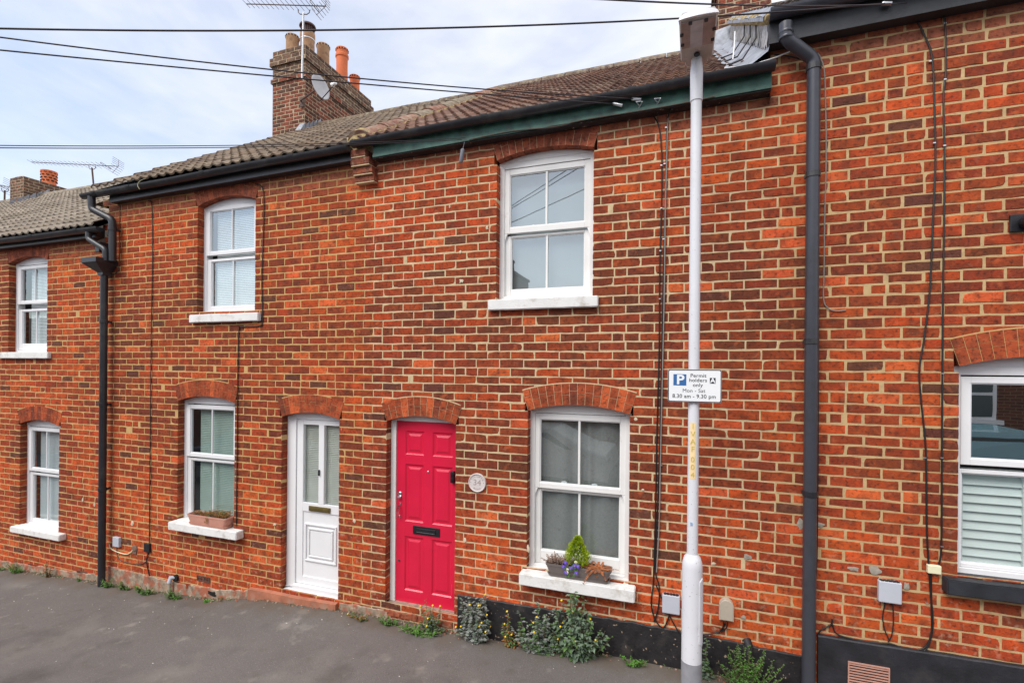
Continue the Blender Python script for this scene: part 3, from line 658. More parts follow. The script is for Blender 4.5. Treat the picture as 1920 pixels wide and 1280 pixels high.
# ------------------------------------------------------------------ doors
def panel(mb, x0, x1, z0, z1, y, mi=0, d=.010, w_=.022):
    """a moulded panel: sunk ogee border and raised field, laid on the face at y"""
    rings = [(0, -.001), (.006, -.006), (.012, -.001), (w_, .0), (w_ + .006, -.0035), (w_ + .022, -.008)]
    pv = None
    for (i_, dy) in rings:
        q = [mb.vert((x0 + i_, y + dy, z0 + i_)), mb.vert((x1 - i_, y + dy, z0 + i_)), mb.vert((x1 - i_, y + dy, z1 - i_)), mb.vert((x0 + i_, y + dy, z1 - i_))]
        if pv:
            for k in range(4): mb.fi([pv[k], pv[(k + 1) % 4], q[(k + 1) % 4], q[k]], mi)
        pv = q
    mb.fi(pv, mi)
def pz(px, py, Y): return W(px, py, Y)
# raspberry door
Yd = .10
d = MB(); xL, xR = W(744.5, 800, Yd)[0], oR.x1 - .004; zT, zB = W(744, 788, Yd)[1], W(742, 1127, Yd)[1]
# stiles and rails around sunken panels
PX = [W(760.5, 830, Yd)[0], W(795, 830, Yd)[0], W(811.5, 830, Yd)[0], W(849, 830, Yd)[0]]
ZZ = [W(761, y, Yd)[1] for y in (807, 851)] + [W(760, y, Yd)[1] for y in (869, 976)] + [W(759, y, Yd)[1] for y in (1004, 1105)]
dT = Yd + .05
d.box(xL, PX[0], Yd, dT, zB, zT, 0, .002); d.box(PX[1], PX[2], Yd, dT, zB, zT, 0, .002); d.box(PX[3], xR, Yd, dT, zB, zT, 0, .002)
edges = [zT, ZZ[0], ZZ[1], ZZ[2], ZZ[3], ZZ[4], ZZ[5], zB]
for (a, b) in ((PX[0], PX[1]), (PX[2], PX[3])):
    for k in (0, 2, 4, 6): d.box(a, b, Yd + .0006, dT, edges[k + 1], edges[k])
    for k in (1, 3, 5):
        z1_, z0_ = edges[k], edges[k + 1]; y = Yd; pv = None
        for (i_, dy) in ((0, .001), (.004, .004), (.012, .012), (.020, .013), (.030, .013), (.052, .005), (.056, .0045)):
            q = [d.vert((a + i_, y + dy, z0_ + i_)), d.vert((b - i_, y + dy, z0_ + i_)), d.vert((b - i_, y + dy, z1_ - i_)), d.vert((a + i_, y + dy, z1_ - i_))]
            if pv:
                for kk in range(4): d.fi([pv[kk], pv[(kk + 1) % 4], q[(kk + 1) % 4], q[kk]])
            pv = q
        d.fi(pv)
door = d.build('front_door', M_red, C_); tag(door, 'raspberry red six-panel wooden front door')
f = MB(); f.box(oR.x0, xL - .003, .085, .16, oR.zb - .02, oR.zs, 0, .002); archfill(oR, xL - .003, oR.x1, zT + .003, .085, .16, f)
f.prism([(oR.x0, oR.zs), (xL - .0032, oR.zs), (xL - .0032, oR.arcz(xL) - .003), (oR.x0, oR.zs + .001)], .086, .16)
f.build('door_frame', M_wood, door)
q = MB(); lx0, lz1 = W(775, 984, Yd); lx1, lz0 = W(824.5, 1004.5, Yd)
lz1 = W(775, 984, Yd)[1]; lz0 = W(775, 999.5, Yd)[1]
q.box(lx0, lx1, Yd - .010, Yd, lz0, lz1, 0, .003)
q.box(lx0 + .045, lx1 - .045, Yd - .018, Yd - .010, lz0 + .022, lz1 - .020, 0, .003)
q.build('letterbox', M_blkiron, door)
q = MB(); q.box(lx0 + .05, lx1 - .05, Yd - .020, Yd - .0182, lz0 + .024, lz0 + .030); q.build('letterbox_flap_edge', M_chrome, door)
def knob(name, px, py, r_, mt, y=Yd, l=.03):
    p = WP(px, py, y); k = MB(); k.lathe([(r_ * .9, 0), (r_ * .55, l * .3), (r_ * .55, l * .5), (r_, l * .75), (r_ * .8, l), (.001, l * 1.05)], p, 14, axis=(0, -1, 0)); return k.build(name, mt, door, smooth=True)
knob('spy_hole', 802.5, 884.5, .010, M_chrome, l=.006); knob('keyhole_cover', 748.5, 1049, .012, M_rust, l=.012)
q = MB(); p = WP(750.5, 925, Yd); q.lathe([(.024, 0), (.024, .008), (.016, .012), (.001, .013)], p, 18, axis=(0, -1, 0)); q.box(p.x - .018, p.x + .018, Yd - .03, Yd - .006, p.z - .045, p.z - .022, 0, .005); q.build('night_latch', M_chrome, door)
q = MB(); p = WP(750.5, 945, Yd); p2 = WP(749.5, 967, Yd)
q.tube([p, p + Vector((0, -.03, -.01)), (p + p2) / 2 + Vector((0, -.042, 0)), p2 + Vector((0, -.03, .01)), p2], [.006, .007, .008, .007, .006], 8)
q.box(p.x - .010, p.x + .010, Yd - .006, Yd, p.z - .012, p.z + .018, 0, .003); q.box(p2.x - .010, p2.x + .010, Yd - .006, Yd, p2.z - .02, p2.z + .012, 0, .003)
q.build('door_handle', M_chrome, door, smooth=True)
# keypad box beside the door edge
q = MB(); p = WP(850.5, 893, Yd); q.box(p.x - .022, p.x + .022, Yd - .04, Yd, p.z - .062, p.z + .062, 0, .012)
q.lathe([(.015, 0), (.015, .006), (.001, .008)], p + Vector((0, -.04, .032)), 14, axis=(0, -1, 0)); q.lathe([(.015, 0), (.015, .006), (.001, .008)], p + Vector((0, -.04, -.022)), 14, axis=(0, -1, 0))
q.build('key_safe', M_blkiron, door, smooth=True)
q = MB(); zt_ = W(742, 1128, .06)[1]
q.box(oR.x0 - .0, oR.x1, .03, .155, zt_ - .055, zt_, 0, .004); thr = q.build('threshold', mat('weathered_oak', (.33, .24, .19), .9, var=.3, scale=30, dirt=(.10, .07, .06), dscale=12, dlo=.5, dhi=.65, bump=.6), door)
q = MB(); zz = zt_ - .055
for i in range(4):
    xa = oR.x0 - .01 + i * .2; q.col = (.34 + .1 * rng.random(), .10, .05, .4); brick_shape(q, front, xa, min(xa + .192, oR.x1), zz - .062, zz - .004, q.col, .1, i + 900, .012)
    xb_ = xa
q.col = (1, 1, 1, 0); q.box(oR.x0, oR.x1, .002, .1, zz - .3, zz - .002, 1)
q.build('brick_step', [M_brick, M_mortC], door, col=True)
q = MB(); p = WP(752.5, 1148, .02); q.tube([p + Vector((0, 0, -.03)), p, p + Vector((.01, -.01, .03))], .008, 6); q.build('iron_peg', M_blkiron, door)
# white half-glazed door
Yw = .10; d = MB(); fx = oW.x0; fl = W(556, 900, Yw)[0]; zb_ = W(550, 1098, Yw)[1]
g0, g1, g2, g3 = W(568, 900, Yw)[0], W(597, 900, Yw)[0], W(607, 900, Yw)[0], W(638.5, 900, Yw)[0]
gT, gB = W(568, 795, Yw)[1], W(567, 941, Yw)[1]; xr_ = g3 + (g0 - fl); zt_ = gT + .055
d.box(fl + .004, g0, Yw, Yw + .05, zb_ + .05, zt_, 0, .003); d.box(g1, g2, Yw, Yw + .05, gB, gT, 0, .003); d.box(g3, xr_, Yw, Yw + .05, zb_ + .05, zt_, 0, .003)
d.box(g0, g3, Yw + .0008, Yw + .05, gT, zt_, 0, .003); lp = W(565, 957, Yw)[1]; lq = W(564, 1078, Yw)[1]
d.box(g0, g3, Yw + .0008, Yw + .05, lp, gB, 0, .003); d.box(g0, g3, Yw + .0008, Yw + .05, zb_ + .05, lq, 0, .003); d.box(g0, g3, Yw + .012, Yw + .05, lq, lp)
px0, px1 = W(571, 1000, Yw)[0], W(630.5, 1000, Yw)[0]; pt, pb2 = W(571, 979.5, Yw)[1], W(570.5, 1050, Yw)[1]
for (i_, o_) in ((0, 0), (.048, 0)):
    for (a, b, c1, d1) in ((px0 + i_, px1 - i_, pt - i_ - .022, pt - i_), (px0 + i_, px1 - i_, pb2 + i_, pb2 + i_ + .022), (px0 + i_, px0 + i_ + .022, pb2 + i_ + .022, pt - i_ - .022), (px1 - i_ - .022, px1 - i_, pb2 + i_ + .022, pt - i_ - .022)):
        d.box(a, b, Yw - .004, Yw + .012, c1, d1, 0, .0055)
d.box(px0 + .075, px1 - .075, Yw + .004, Yw + .0122, pb2 + .075, pt - .075, 0, .003)
wd = d.build('front_door', M_white, B_); tag(wd, 'white plastic front door with two tall glass panes over a moulded panel')
d = MB()
d.box(fx, fl, .085, .17, zb_, oW.zs, 0, .003); d.box(xr_ + .004, oW.x1 + .03, .085, .17, zb_, oW.zs, 0, .003); archfill(oW, oW.x0, oW.x1, oW.zs, .087, .17, d); d.box(fl, xr_ + .004, .09, .17, zt_ + .004, oW.zs)
d.box(fl, oW.x1, .05, .17, zb_ - .012, zb_ + .045, 0, .005); d.box(oW.x0 + .001, oW.x1 - .001, .004, .17, zb_ - .045, zb_ - .013, 0, .004)
d.build('door_frame', M_white, wd)
for (a, b) in ((g0, g1), (g2, g3)):
    d = MB(); d.face([(a, Yw + .02, gB), (b, Yw + .02, gB), (b, Yw + .02, gT), (a, Yw + .02, gT)]); d.build('door_pane', M_glass, wd)
d = MB(); z = gT + .02
while z > gB - .02: d.face([(g0 - .02, Yw + .045, z), (g3 + .02, Yw + .045, z), (g3 + .02, Yw + .06, z + .018), (g0 - .02, Yw + .06, z + .018)]); z -= .0205
d.build('blind', M_blindw, wd)
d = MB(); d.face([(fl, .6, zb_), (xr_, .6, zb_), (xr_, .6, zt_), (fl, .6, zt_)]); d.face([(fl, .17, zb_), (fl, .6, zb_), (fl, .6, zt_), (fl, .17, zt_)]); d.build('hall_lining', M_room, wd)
d = MB(); a, z1_ = W(580, 947, Yw); b, z0_ = W(620, 959, Yw); d.box(a, b, Yw - .012, Yw, z1_ - .058, z1_, 0, .004); d.box(a + .02, b - .02, Yw - .016, Yw - .012, z1_ - .048, z1_ - .012, 0, .002); d.build('letterbox', M_brass, wd)
d = MB(); p = WP(599.5, 886, Yw); d.box(p.x - .01, p.x + .006, Yw - .02, Yw, p.z - .03, p.z + .035, 0, .004); d.build('door_number', M_blkiron, wd)
d = MB(); x0_, z_ = W(440, 1100, -.02)
# red tile ledge under the white door
pts = [(W(470, 1105)[0], W(470, 1101)[1], W(470, 1112)[1]), (W(509, 1108)[0], W(509, 1107)[1], W(509, 1122)[1]), (W(560, 1118)[0], W(560, 1118)[1], W(560, 1134)[1]), (W(634, 1128)[0], W(634, 1130)[1], W(634, 1142)[1])]
for (a, b) in zip(pts, pts[1:]):
    n = 6
    for k in range(n):
        t0, t1 = k / n, (k + 1) / n; xa = a[0] + (b[0] - a[0]) * t0; xb_ = a[0] + (b[0] - a[0]) * t1; za = a[1] + (b[1] - a[1]) * t0; zb2 = a[1] + (b[1] - a[1]) * t1
        d.face([(xa, -.045, za), (xb_, -.045, zb2), (xb_, .06, zb2 + .02), (xa, .06, za + .02)]); d.face([(xa, -.045, -.4), (xb_, -.045, -.4), (xb_, -.045, zb2), (xa, -.045, za)])
d.face([(pts[-1][0], -.045, -.4), (pts[-1][0], .06, -.4), (pts[-1][0], .06, pts[-1][1] + .02), (pts[-1][0], -.045, pts[-1][1])])
tag(d.build('door_step', M_terra, wd))
# ------------------------------------------------------------------ eaves
PB_ = [(.175, .135, .10), (.22, .17, .125), (.14, .105, .08), (.185, .135, .095)]; PC_ = [(.185, .105, .078), (.16, .090, .068), (.21, .12, .085), (.13, .075, .06), (.20, .135, .105)]
PA_ = [(.25, .21, .17), (.29, .245, .195), (.22, .18, .14)]; PD_ = [(.09, .07, .065), (.12, .09, .08)]
zA, zB_, zC, zD = 4.375, 4.864, 4.895, 5.345
roof(A_, -26, XAB, zA, PA_, gauge=.30, roll=.15, seed=11)
roof(B_, -7.37, XBC - .06, zB_, PB_, gauge=.31, roll=.15, seed=12)
roof(C_, XBC - .06, .64, zC, PC_, gauge=.24, roll=.115, amp=.02, seed=13)
roof(D_, .655, 7.5, zD, PD_, gauge=.28, roll=.15, seed=14)
ridge(A_, -26, XAB - .1, zA, PA_, 3); ridge(B_, -7.37, XBC - .1, zB_, PB_, 4); ridge(C_, XBC - .1, .64, zC, [(.17, .13, .10), (.15, .11, .09)], 5); ridge(D_, .65, 7.5, zD, PD_, 6)
vert_ridge(C_, XBC - .07, zC - .01, [(.24, .115, .085), (.27, .15, .11), (.26, .21, .155), (.22, .175, .13)], 8)
gutter(A_, -16, 4.31 + .06, W(188, 427, -.165)[0], 4.325, unions=(-9.9, -8.5, -7.55))
gutter(B_, W(157, 368, -.165)[0], 4.775, W(655, 275, -.165)[0], 4.838, unions=(-7.2, -6.55, -5.3, -4.0))
gutter(C_, W(662, 266, -.165)[0], 4.868, .655, 4.918, unions=(-2.95, -1.75, -.42, .12))
gutter(D_, .612, 5.318, 7.5, 5.42, unions=(.95, 2.2), mat_=M_pipe, rad=.058)
def fascia(house, xa, xb, z0a, z0b, z1, yf, mt, name='fascia'):
    b = MB(); b.prism([(xa, z0a), (xb, z0b), (xb, z1), (xa, z1)], yf, .0); b.face([(xa, yf - .0, z0a)] * 3) if 0 else None
    # a thin lip board over the face
    b.prism([(xa, z0a - .006), (xb, z0b - .006), (xb, z0b + .02), (xa, z0a + .02)], yf - .008, yf - .0005)
    return b.build(name, mt, house)
fascia(A_, -16, XAB - .02, 4.24, 4.24, 4.36, -.10, M_black)
fascia(B_, W(205, 380, -.1)[0], XBC - .08, W(210, 380, -.08)[1], W(640, 305, -.08)[1], 4.86, -.10, M_black)
fascia(C_, -3.03, .64, 4.712, 4.768, 4.90, -.11, M_green)
b = MB(); b.prism([(-3.03, 4.695), (.638, 4.751), (.638, 4.760), (-3.03, 4.704)], -.106, .004); b.build('soffit_shade', M_plinth, C_)  # added black sheet: shade on the underside of the green board, as colour
fascia(D_, .62, 7.5, W(1440, 83, -.11)[1], W(1782, 17, -.11)[1] + .1, 5.34, -.11, M_sillblk)
# gable kneeler of stepped bricks between the second and third house
kn = MB()
for i, (pa, pb3, y0_, y1_, dep) in enumerate(((664, 701, 329, 344, .07), (661, 697, 312, 329, .10), (657, 692, 296, 312, .13), (657, 684, 281, 296, .14))):
    xa = W(pa, y1_, -dep)[0]; xb_ = W(pb3, y1_, -dep)[0]; za = W(pa, y1_, -dep)[1]; zb3 = za + .076
    v = .8 + .3 * rng.random(); kn.col = (.24 * v, .075 * v, .045 * v, .3)
    kn.box(xa, xb_, -dep, .05, za + .008, zb3, 0, .006)
    kn.col = (1, 1, 1, 0); kn.box(xa + .006, xb_ - .006, -dep + .006, .05, za - .004, za + .0075, 1)
kn.build('brick_kneeler', [M_brick, M_mortC], C_, col=True)
# black bottom corner box of the first house's eaves
b = MB(); p = WP(188, 455, -.14); q_ = WP(206, 478, -.14); b.box(W(186, 440, -.13)[0], XAB + .0, -.13, 0, W(190, 480, -.13)[1] + .06, W(190, 452, -.13)[1], 0, .004); b.build('eaves_box', M_black, A_)
# ------------------------------------------------------------------ chimneys
def chimney(house, xa, xb, ya, yb, zbot, ztop, bands, pots, seed, mort=M_mortCh, faces='frl', darkness=.75, hc=.0775):
    def colf(x, z, h):
        r = random.Random(int(h * 1e9)); k = r.random(); top = z > ztop - .62
        c_ = r.choice([(.12, .080, .058), (.15, .098, .068), (.105, .072, .055)]) if top else (r.choice([(.20, .060, .038), (.15, .048, .034), (.24, .065, .038)]) if k > .35 else (.085, .045, .035))
        v = .8 + .4 * r.random(); return (c_[0] * v, c_[1] * v, c_[2] * v, .15)
    mb = MB()
    def shell(x0, x1, y0, y1, z0, z1, sd):
        W_, Dp = x1 - x0, y1 - y0
        for fr, U in (((lambda u, v, n, x0=x0, y0=y0: (x0 + u, y0 - n, v)), W_), ((lambda u, v, n, x1=x1, y0=y0: (x1 + n, y0 + u, v)), Dp), ((lambda u, v, n, x0=x0, y1=y1: (x0 - n, y1 - u, v)), Dp), ((lambda u, v, n, x1=x1, y1=y1: (x1 - u, y1 + n, v)), W_)):
            lay(mb, fr, 0, U, z0, z1, colf, (), ends=(False, False), seed=sd, hc=hc, z0g=z0, pb=.225, mh=.003, wob=.4)
        mb.col = (.07, .06, .05, 0); mb.face([(x0, y0, z1), (x1, y0, z1), (x1, y1, z1), (x0, y1, z1)]); mb.face([(x0, y0, z0), (x1, y0, z0), (x1, y1, z0), (x0, y1, z0)])
    zc = zbot
    lv = []
    z = zbot
    for (z0, z1, o) in bands: 
        if z0 > z: lv.append((z, z0, 0))
        lv.append((z0, z1, o)); z = z1
    if z < ztop: lv.append((z, ztop, 0))
    for i, (z0, z1, o) in enumerate(lv):
        n = max(1, round((z1 - z0) / hc)); hh = (z1 - z0) / n
        x0, x1, y0, y1 = xa - o, xb + o, ya - o, yb + o
        def L2(): pass
        W_, Dp = x1 - x0, y1 - y0
        for k_, (fr, U) in enumerate((((lambda u, v, n, x0=x0, y0=y0: (x0 + u, y0 - n, v)), W_), ((lambda u, v, n, x1=x1, y0=y0: (x1 + n, y0 + u, v)), Dp), ((lambda u, v, n, x0=x0, y1=y1: (x0 - n, y1 - u, v)), Dp), ((lambda u, v, n, x1=x1, y1=y1: (x1 - u, y1 + n, v)), W_))):
            lay(mb, fr, 0, U, z0, z1 - .01, colf, (), ends=(False, False), seed=seed + i * 7 + k_, hc=hh, z0g=z0, pb=.225, wob=0)
        for zz_ in (z0, z1):
            mb.col = (.09, .075, .06, 0); mb.face([(x0, y0, zz_ + (.001 if zz_ == z1 else -.001)), (x1, y0, zz_), (x1, y1, zz_), (x0, y1, zz_)])
    ch = mb.build('chimney', [M_brick, mort], house, col=True)
    # flaunching
    b = MB(); b.prism([(xa + .03, ztop), (xb - .03, ztop), (xb - .16, ztop + .03), (xa + .16, ztop + .03)], ya + .03, yb - .03); b.build('flaunching', M_cement, ch)
    for (px, py, zt, rad, mt, kind) in pots:
        p = MB(); z0 = ztop + .02; hgt = zt - z0
        if kind == 'plain': prof = [(rad, 0), (rad * .97, hgt - .10), (rad * 1.02, hgt - .085), (rad * 1.06, hgt - .05), (rad * 1.06, hgt - .02), (rad, hgt), (rad * .8, hgt), (rad * .78, hgt - .2)]
        elif kind == 'tall': prof = [(rad * 1.02, 0), (rad * .95, hgt * .55), (rad * .98, hgt - .22), (rad * 1.12, hgt - .20), (rad * 1.12, hgt - .15), (rad * .98, hgt - .13), (rad * .98, hgt - .06), (rad * 1.06, hgt - .05), (rad * 1.02, hgt), (rad * .8, hgt), (rad * .78, hgt - .2)]
        elif kind == 'cowl': prof = [(rad, 0), (rad * .97, hgt - .30), (rad * 1.06, hgt - .27), (rad * 1.04, hgt - .17), (rad * .9, hgt - .16)]
        else: prof = [(rad, 0), (rad, .03), (rad * .92, .05), (rad * 1.05, hgt - .06), (rad * 1.1, hgt - .04), (rad * 1.08, hgt), (rad * .85, hgt), (rad * .8, .1)]
        p.lathe(prof, (px, py, z0), 24, cap=False); po = p.build('chimney_pot', mt, ch, smooth=True)
        h_ = MB()
        if kind in ('plain', 'tall'):
            for k in range(14):
                a = 2 * math.pi * k / 14; zz_ = z0 + hgt - (.035 if kind == 'plain' else .04)
                h_.box(-.012, .012, -.01, .012, -.013, .013, M=Matrix.Translation((px + rad * 1.04 * math.cos(a), py + rad * 1.04 * math.sin(a), zz_)) @ Matrix.Rotation(a + math.pi / 2, 4, 'Z'))
            h_.build('pot_hole', M_hole, po)
        elif kind == 'cowl':
            h_.lathe([(rad * .85, hgt - .16), (rad * .85, hgt - .03)], (px, py, z0), 20, cap=False)
            for k in range(22):
                a = 2 * math.pi * k / 22; c_ = Vector((px + rad * .92 * math.cos(a), py + rad * .92 * math.sin(a), 0)); h_.tube([c_ + Vector((0, 0, z0 + hgt - .17)), c_ + Vector((0, 0, z0 + hgt - .03))], .008, 5)
            h_.lathe([(rad * 1.12, hgt - .045), (rad * 1.18, hgt - .035), (rad * 1.1, hgt + .0), (rad * .6, hgt + .035), (.005, hgt + .05)], (px, py, z0), 24)
            h_.build('cowl', M_cowl, po, smooth=False)
            s = MB(); s.lathe([(rad * 1.0, hgt - .325), (rad * 1.03, hgt - .325), (rad * 1.03, hgt - .31), (rad * 1.0, hgt - .31)], (px, py, z0), 24, cap=False); s.build('strap', M_alu, po)
        elif kind == 'slot':
            for row in range(4):
                for k in range(10):
                    a = 2 * math.pi * (k + .5 * (row % 2)) / 10; zz_ = z0 + .12 + row * .075; rr_ = rad * 1.0
                    h_.box(-.032, .032, -.012, .02, -.012, .012, M=Matrix.Translation((px + rr_ * math.cos(a), py + rr_ * math.sin(a), zz_)) @ Matrix.Rotation(a + math.pi / 2, 4, 'Z'))
            h_.build('vent_slots', M_hole, po)
    return ch
cz = W(573, 83, 3.6)[1]; b1 = W(574, 144, 3.6)[1]; b2 = W(573, 112, 3.6)[1]; b3 = W(573, 101, 3.6)[1]
chB = chimney(B_, -8.13, -7.29, 3.6, 5.83, 6.6, cz, [(b1 - .0, b1 + .075, .030), (b2, b2 + .155, .045)], [], 30)
def potat(px, X, pyt): p = onX(px, pyt, X); return p
pl = []
for (px, pyt, X, rad, mt, kind) in ((548.5, 69, -7.90, .13, M_potbuff, 'plain'), (577, 49, -7.66, .145, M_potbuff, 'cowl'), (606, 86, -7.66, .135, M_potbuff, 'plain'), (641.5, 93, -7.66, .135, M_potred, 'tall'), (665, 144, -7.66, .12, M_potred, 'plain')):
    p = potat(px, X, pyt); pl.append((p.x, p.y, p.z, rad, mt, kind))
bpy.data.objects.remove(chB.children[0]); bpy.data.objects.remove(chB)
chB = chimney(B_, -8.13, -7.29, 3.6, 5.83, 6.6, cz, [(b1, b1 + .075, .030), (b2, b2 + .155, .045)], pl, 30)
def flash(parent, pts, name='lead_flashing', th=.006, mt=None):
    b = MB(); 
    for (a, bb, c_, dd) in pts: b.face([a, bb, c_, dd])
    return b.build(name, mt or M_lead, parent)
def zr(y, z0): return z0 + (y + .13) * PITCH
# stepped flashing where the stack meets the roof
fl_ = MB()
y = 3.5; X = -7.275
while y < RY - .02:
    zz_ = zr(y, zB_) + .03; fl_.face([(X, y, zz_ - .02), (X, y + .11, zr(y + .11, zB_) + .01), (X, y + .11, zr(y + .11, zB_) + .17), (X, y + .02, zz_ + .10)])
    fl_.face([(X, y, zr(y, zB_) + .035), (X, y + .11, zr(y + .11, zB_) + .035), (X + .12, y + .11, zr(y + .11, zB_) + .05), (X + .12, y, zr(y, zB_) + .05)]); y += .11
fl_.face([(-7.40, 3.585, zr(3.585, zB_) + .16), (-7.27, 3.585, zr(3.585, zB_) + .16), (-7.25, 3.45, zr(3.45, zB_) + .045), (-7.40, 3.45, zr(3.45, zB_) + .045)])
fl_.build('lead_flashing', M_lead, chB)
# right-hand stack between third and fourth house
xa, xb_ = W(1346, 90, 3.6)[0], W(1446, 60, 3.6)[0]
chC = chimney(C_, xa, xb_, 3.6, 5.4, 6.9, 9.3, [(8.45, 8.53, .03), (8.8, 8.95, .045)], [(.85, 4.2, 9.8, .13, M_potred, 'plain')], 60)
fl_ = MB(); zz_ = zr(3.6, zC)
fl_.face([(xa - .02, 3.57, zz_ + .30), (.66, 3.57, zz_ + .34), (.66, 3.40, zr(3.4, zC) + .05), (xa - .06, 3.40, zr(3.4, zC) + .05)])
for k in range(8):
    a0, a1 = k * .2, (k + 1) * .2
    fl_.face([(xa - .02 - .16 * math.sin(a0), 3.57 - .15 * (1 - math.cos(a0)), zz_ + .3 * math.cos(a0)), (xa - .02 - .16 * math.sin(a1), 3.57 - .15 * (1 - math.cos(a1)), zz_ + .3 * math.cos(a1)), (xa - .1, 3.45, zr(3.45, zC) + .05), (xa - .02, 3.45, zr(3.45, zC) + .05)])
fl_.build('lead_flashing', M_lead, chC)
# far left stack on the first house's roof
yy = 3.6; xa, xb_ = W(19, 330, yy)[0], W(44, 330, yy)[0]; zt_ = W(44, 330, yy)[1]
chA = chimney(A_, xa, xb_, yy, 5.9, 6.0, zt_, [], [], 90)
p = onX(92, 324, (xa + xb_) / 2)
bpy.data.objects.remove(chA.children[0]); bpy.data.objects.remove(chA)
chA = chimney(A_, xa, xb_, yy, 5.9, 6.0, zt_, [], [(p.x, min(p.y, 5.6), zt_ + .42, .17, M_potred, 'slot')], 90)
fl_ = MB(); y = 3.3; X = xb_ + .02
while y < RY + .3:
    zz_ = zr(min(y, RY), zA); fl_.face([(X, y, zz_ - .02), (X, y + .14, zz_ + .03), (X, y + .14, zz_ + .26), (X, y + .02, zz_ + .14)]); y += .14
fl_.build('lead_flashing', M_lead, chA)
# ------------------------------------------------------------------ party step of lead, foam and drips at the third/fourth house junction
sl = MB(); X = .645; y = -.1; n = 30; Lm = [[], [], [], [], []]
for i in range(n + 1):
    y = -.10 + (RY + .1) * i / n; zc_ = zr(y, zC); w1 = .02 * math.sin(i * 1.7)
    Lm[0].append((X - .30 + w1, y, zc_ + .045)); Lm[1].append((X - .16, y, zc_ + .06 + .012 * math.sin(i * 1.1))); Lm[2].append((X - .03, y, zc_ + .15)); Lm[3].append((X - .012, y, zc_ + .23)); 
for j in range(3):
    for i in range(n): sl.face([Lm[j][i], Lm[j][i + 1], Lm[j + 1][i + 1], Lm[j + 1][i]])
sl.build('lead_apron', M_lead, D_, smooth=False)
st = MB(); n = 60
for i in range(n):     # torn breather membrane fringe hanging over the lead
    y = -.05 + 3.5 * i / n; yb = y + 3.5 / n; zc_ = zr(y, zC); k = (i % 2) * .05 + .05 * rng.random()
    st.face([(X - .015, y, zc_ + .40), (X - .015, yb, zr(yb, zC) + .40), (X - .035, yb, zr(yb, zC) + .20 - k), (X - .035, y, zc_ + .20 - .07 * rng.random())])
st.build('torn_membrane', mat('pale_membrane', (.50, .48, .47), .6, var=.35, scale=40, dirt=(.20, .16, .09), dscale=12, dlo=.46, dhi=.6), D_)
fo = MB()
for i in range(60):
    y = -.10 + 3.5 * i / 60; zc_ = zr(y, zC); r_ = .028 + .015 * rng.random(); c_ = Vector((X - .03, y, zc_ + .40 + .01 * rng.random()))
    bm = bmesh.new(); bmesh.ops.create_icosphere(bm, subdivisions=2, radius=r_)
    for v in bm.verts: v.co *= 1 + .3 * noise.noise(v.co * 40 + c_ * 9)
    fo.addbm(bm, 0, Matrix.Translation(c_) @ Matrix.Diagonal((1, 1.6, 1, 1)))
fo.build('foam_bead', M_foam, D_, smooth=True)
tl = MB()
for i in range(24):
    y = -.12 + 3.6 * i / 24; yb = y + 3.6 / 24
    tl.face([(X - .07, y, zr(y, zC) + .425 + .01 * math.sin(i)), (X - .07, yb, zr(yb, zC) + .425 + .01 * math.sin(i + 1)), (X + .02, yb, zr(yb, zC) + .50), (X + .02, y, zr(y, zC) + .50)])
    tl.face([(X - .07, y, zr(y, zC) + .39), (X - .07, yb, zr(yb, zC) + .39), (X - .07, yb, zr(yb, zC) + .425), (X - .07, y, zr(y, zC) + .425)])
tl.build('lead_capping', M_lead, D_)
cb = MB()
for s_, off in ((0, 0), (.28, .02), (.62, -.01)):
    y0_ = .15 + s_ * 1.5; cb.tube([(X - .03, y0_ + .5, zr(y0_ + .5, zC) + .45), (X - .05, y0_ + .3, zr(y0_ + .3, zC) + .24), (X - .18, y0_ + .1, zr(y0_ + .1, zC) + .09), (X - .30, y0_ - .1, zr(y0_ - .1, zC) + .08)], .007, 6)
tag(cb.build('roof_cable', M_cable), 'thin black cables draped down the crumpled lead between the two right-hand roofs', 'cable')
cb = MB(); cb.tube([WP(1383, 40, -.0) + Vector((0, .5, .1)), WP(1378, 60, -.1), WP(1377, 85, -.1), WP(1374, 112, -.12)], .005, 6); cb.tube([WP(1358, 128, -.13), WP(1385, 126, -.13), WP(1420, 119, -.1), WP(1455, 108, -.05), WP(1488, 94, -.03)], .005, 6)
tag(cb.build('aerial_cable', M_signw), 'white aerial cable hanging over the lead and lying across the gutter end by the lamp', 'cable')
# ------------------------------------------------------------------ plinths and footing
def strip(house, pts, yf, zb, mt, name, yb=.02, seed=1, step=.05, rag=.006):
    b = MB(); (xa, za), (xb, zb_) = pts[0], pts[-1]; n = max(2, int((xb - xa) / step)); P = []
    for i in range(n + 1):
        x = xa + (xb - xa) * i / n; z = za
        for (p, q) in zip(pts, pts[1:]):
            if p[0] <= x <= q[0] + 1e-6: z = p[1] + (q[1] - p[1]) * (x - p[0]) / (q[0] - p[0])
        P.append((x, z + rag * (noise.noise(Vector((x * 9, seed, 0))) + .5 * noise.noise(Vector((x * 31, seed, 0))))))
    for (x0, z0), (x1, z1) in zip(P, P[1:]):
        y0, y1 = (yf + rag * .6 * noise.noise(Vector((x * 6, seed, 4))) for x in (x0, x1))
        b.face([(x0, y0, zb), (x1, y1, zb), (x1, y1, z1 - .008), (x0, y0, z0 - .008)]); b.face([(x0, y0, z0 - .008), (x1, y1, z1 - .008), (x1, y1 + .008, z1), (x0, y0 + .008, z0)]); b.face([(x0, y0 + .008, z0), (x1, y1 + .008, z1), (x1, yb, z1 + .004), (x0, yb, z0 + .004)])
    for (x, z) in (P[0], P[-1]): b.face([(x, yf, zb), (x, yb, zb), (x, yb, z), (x, yf, z - .008)])
    return b.build(name, mt, house, smooth=False)
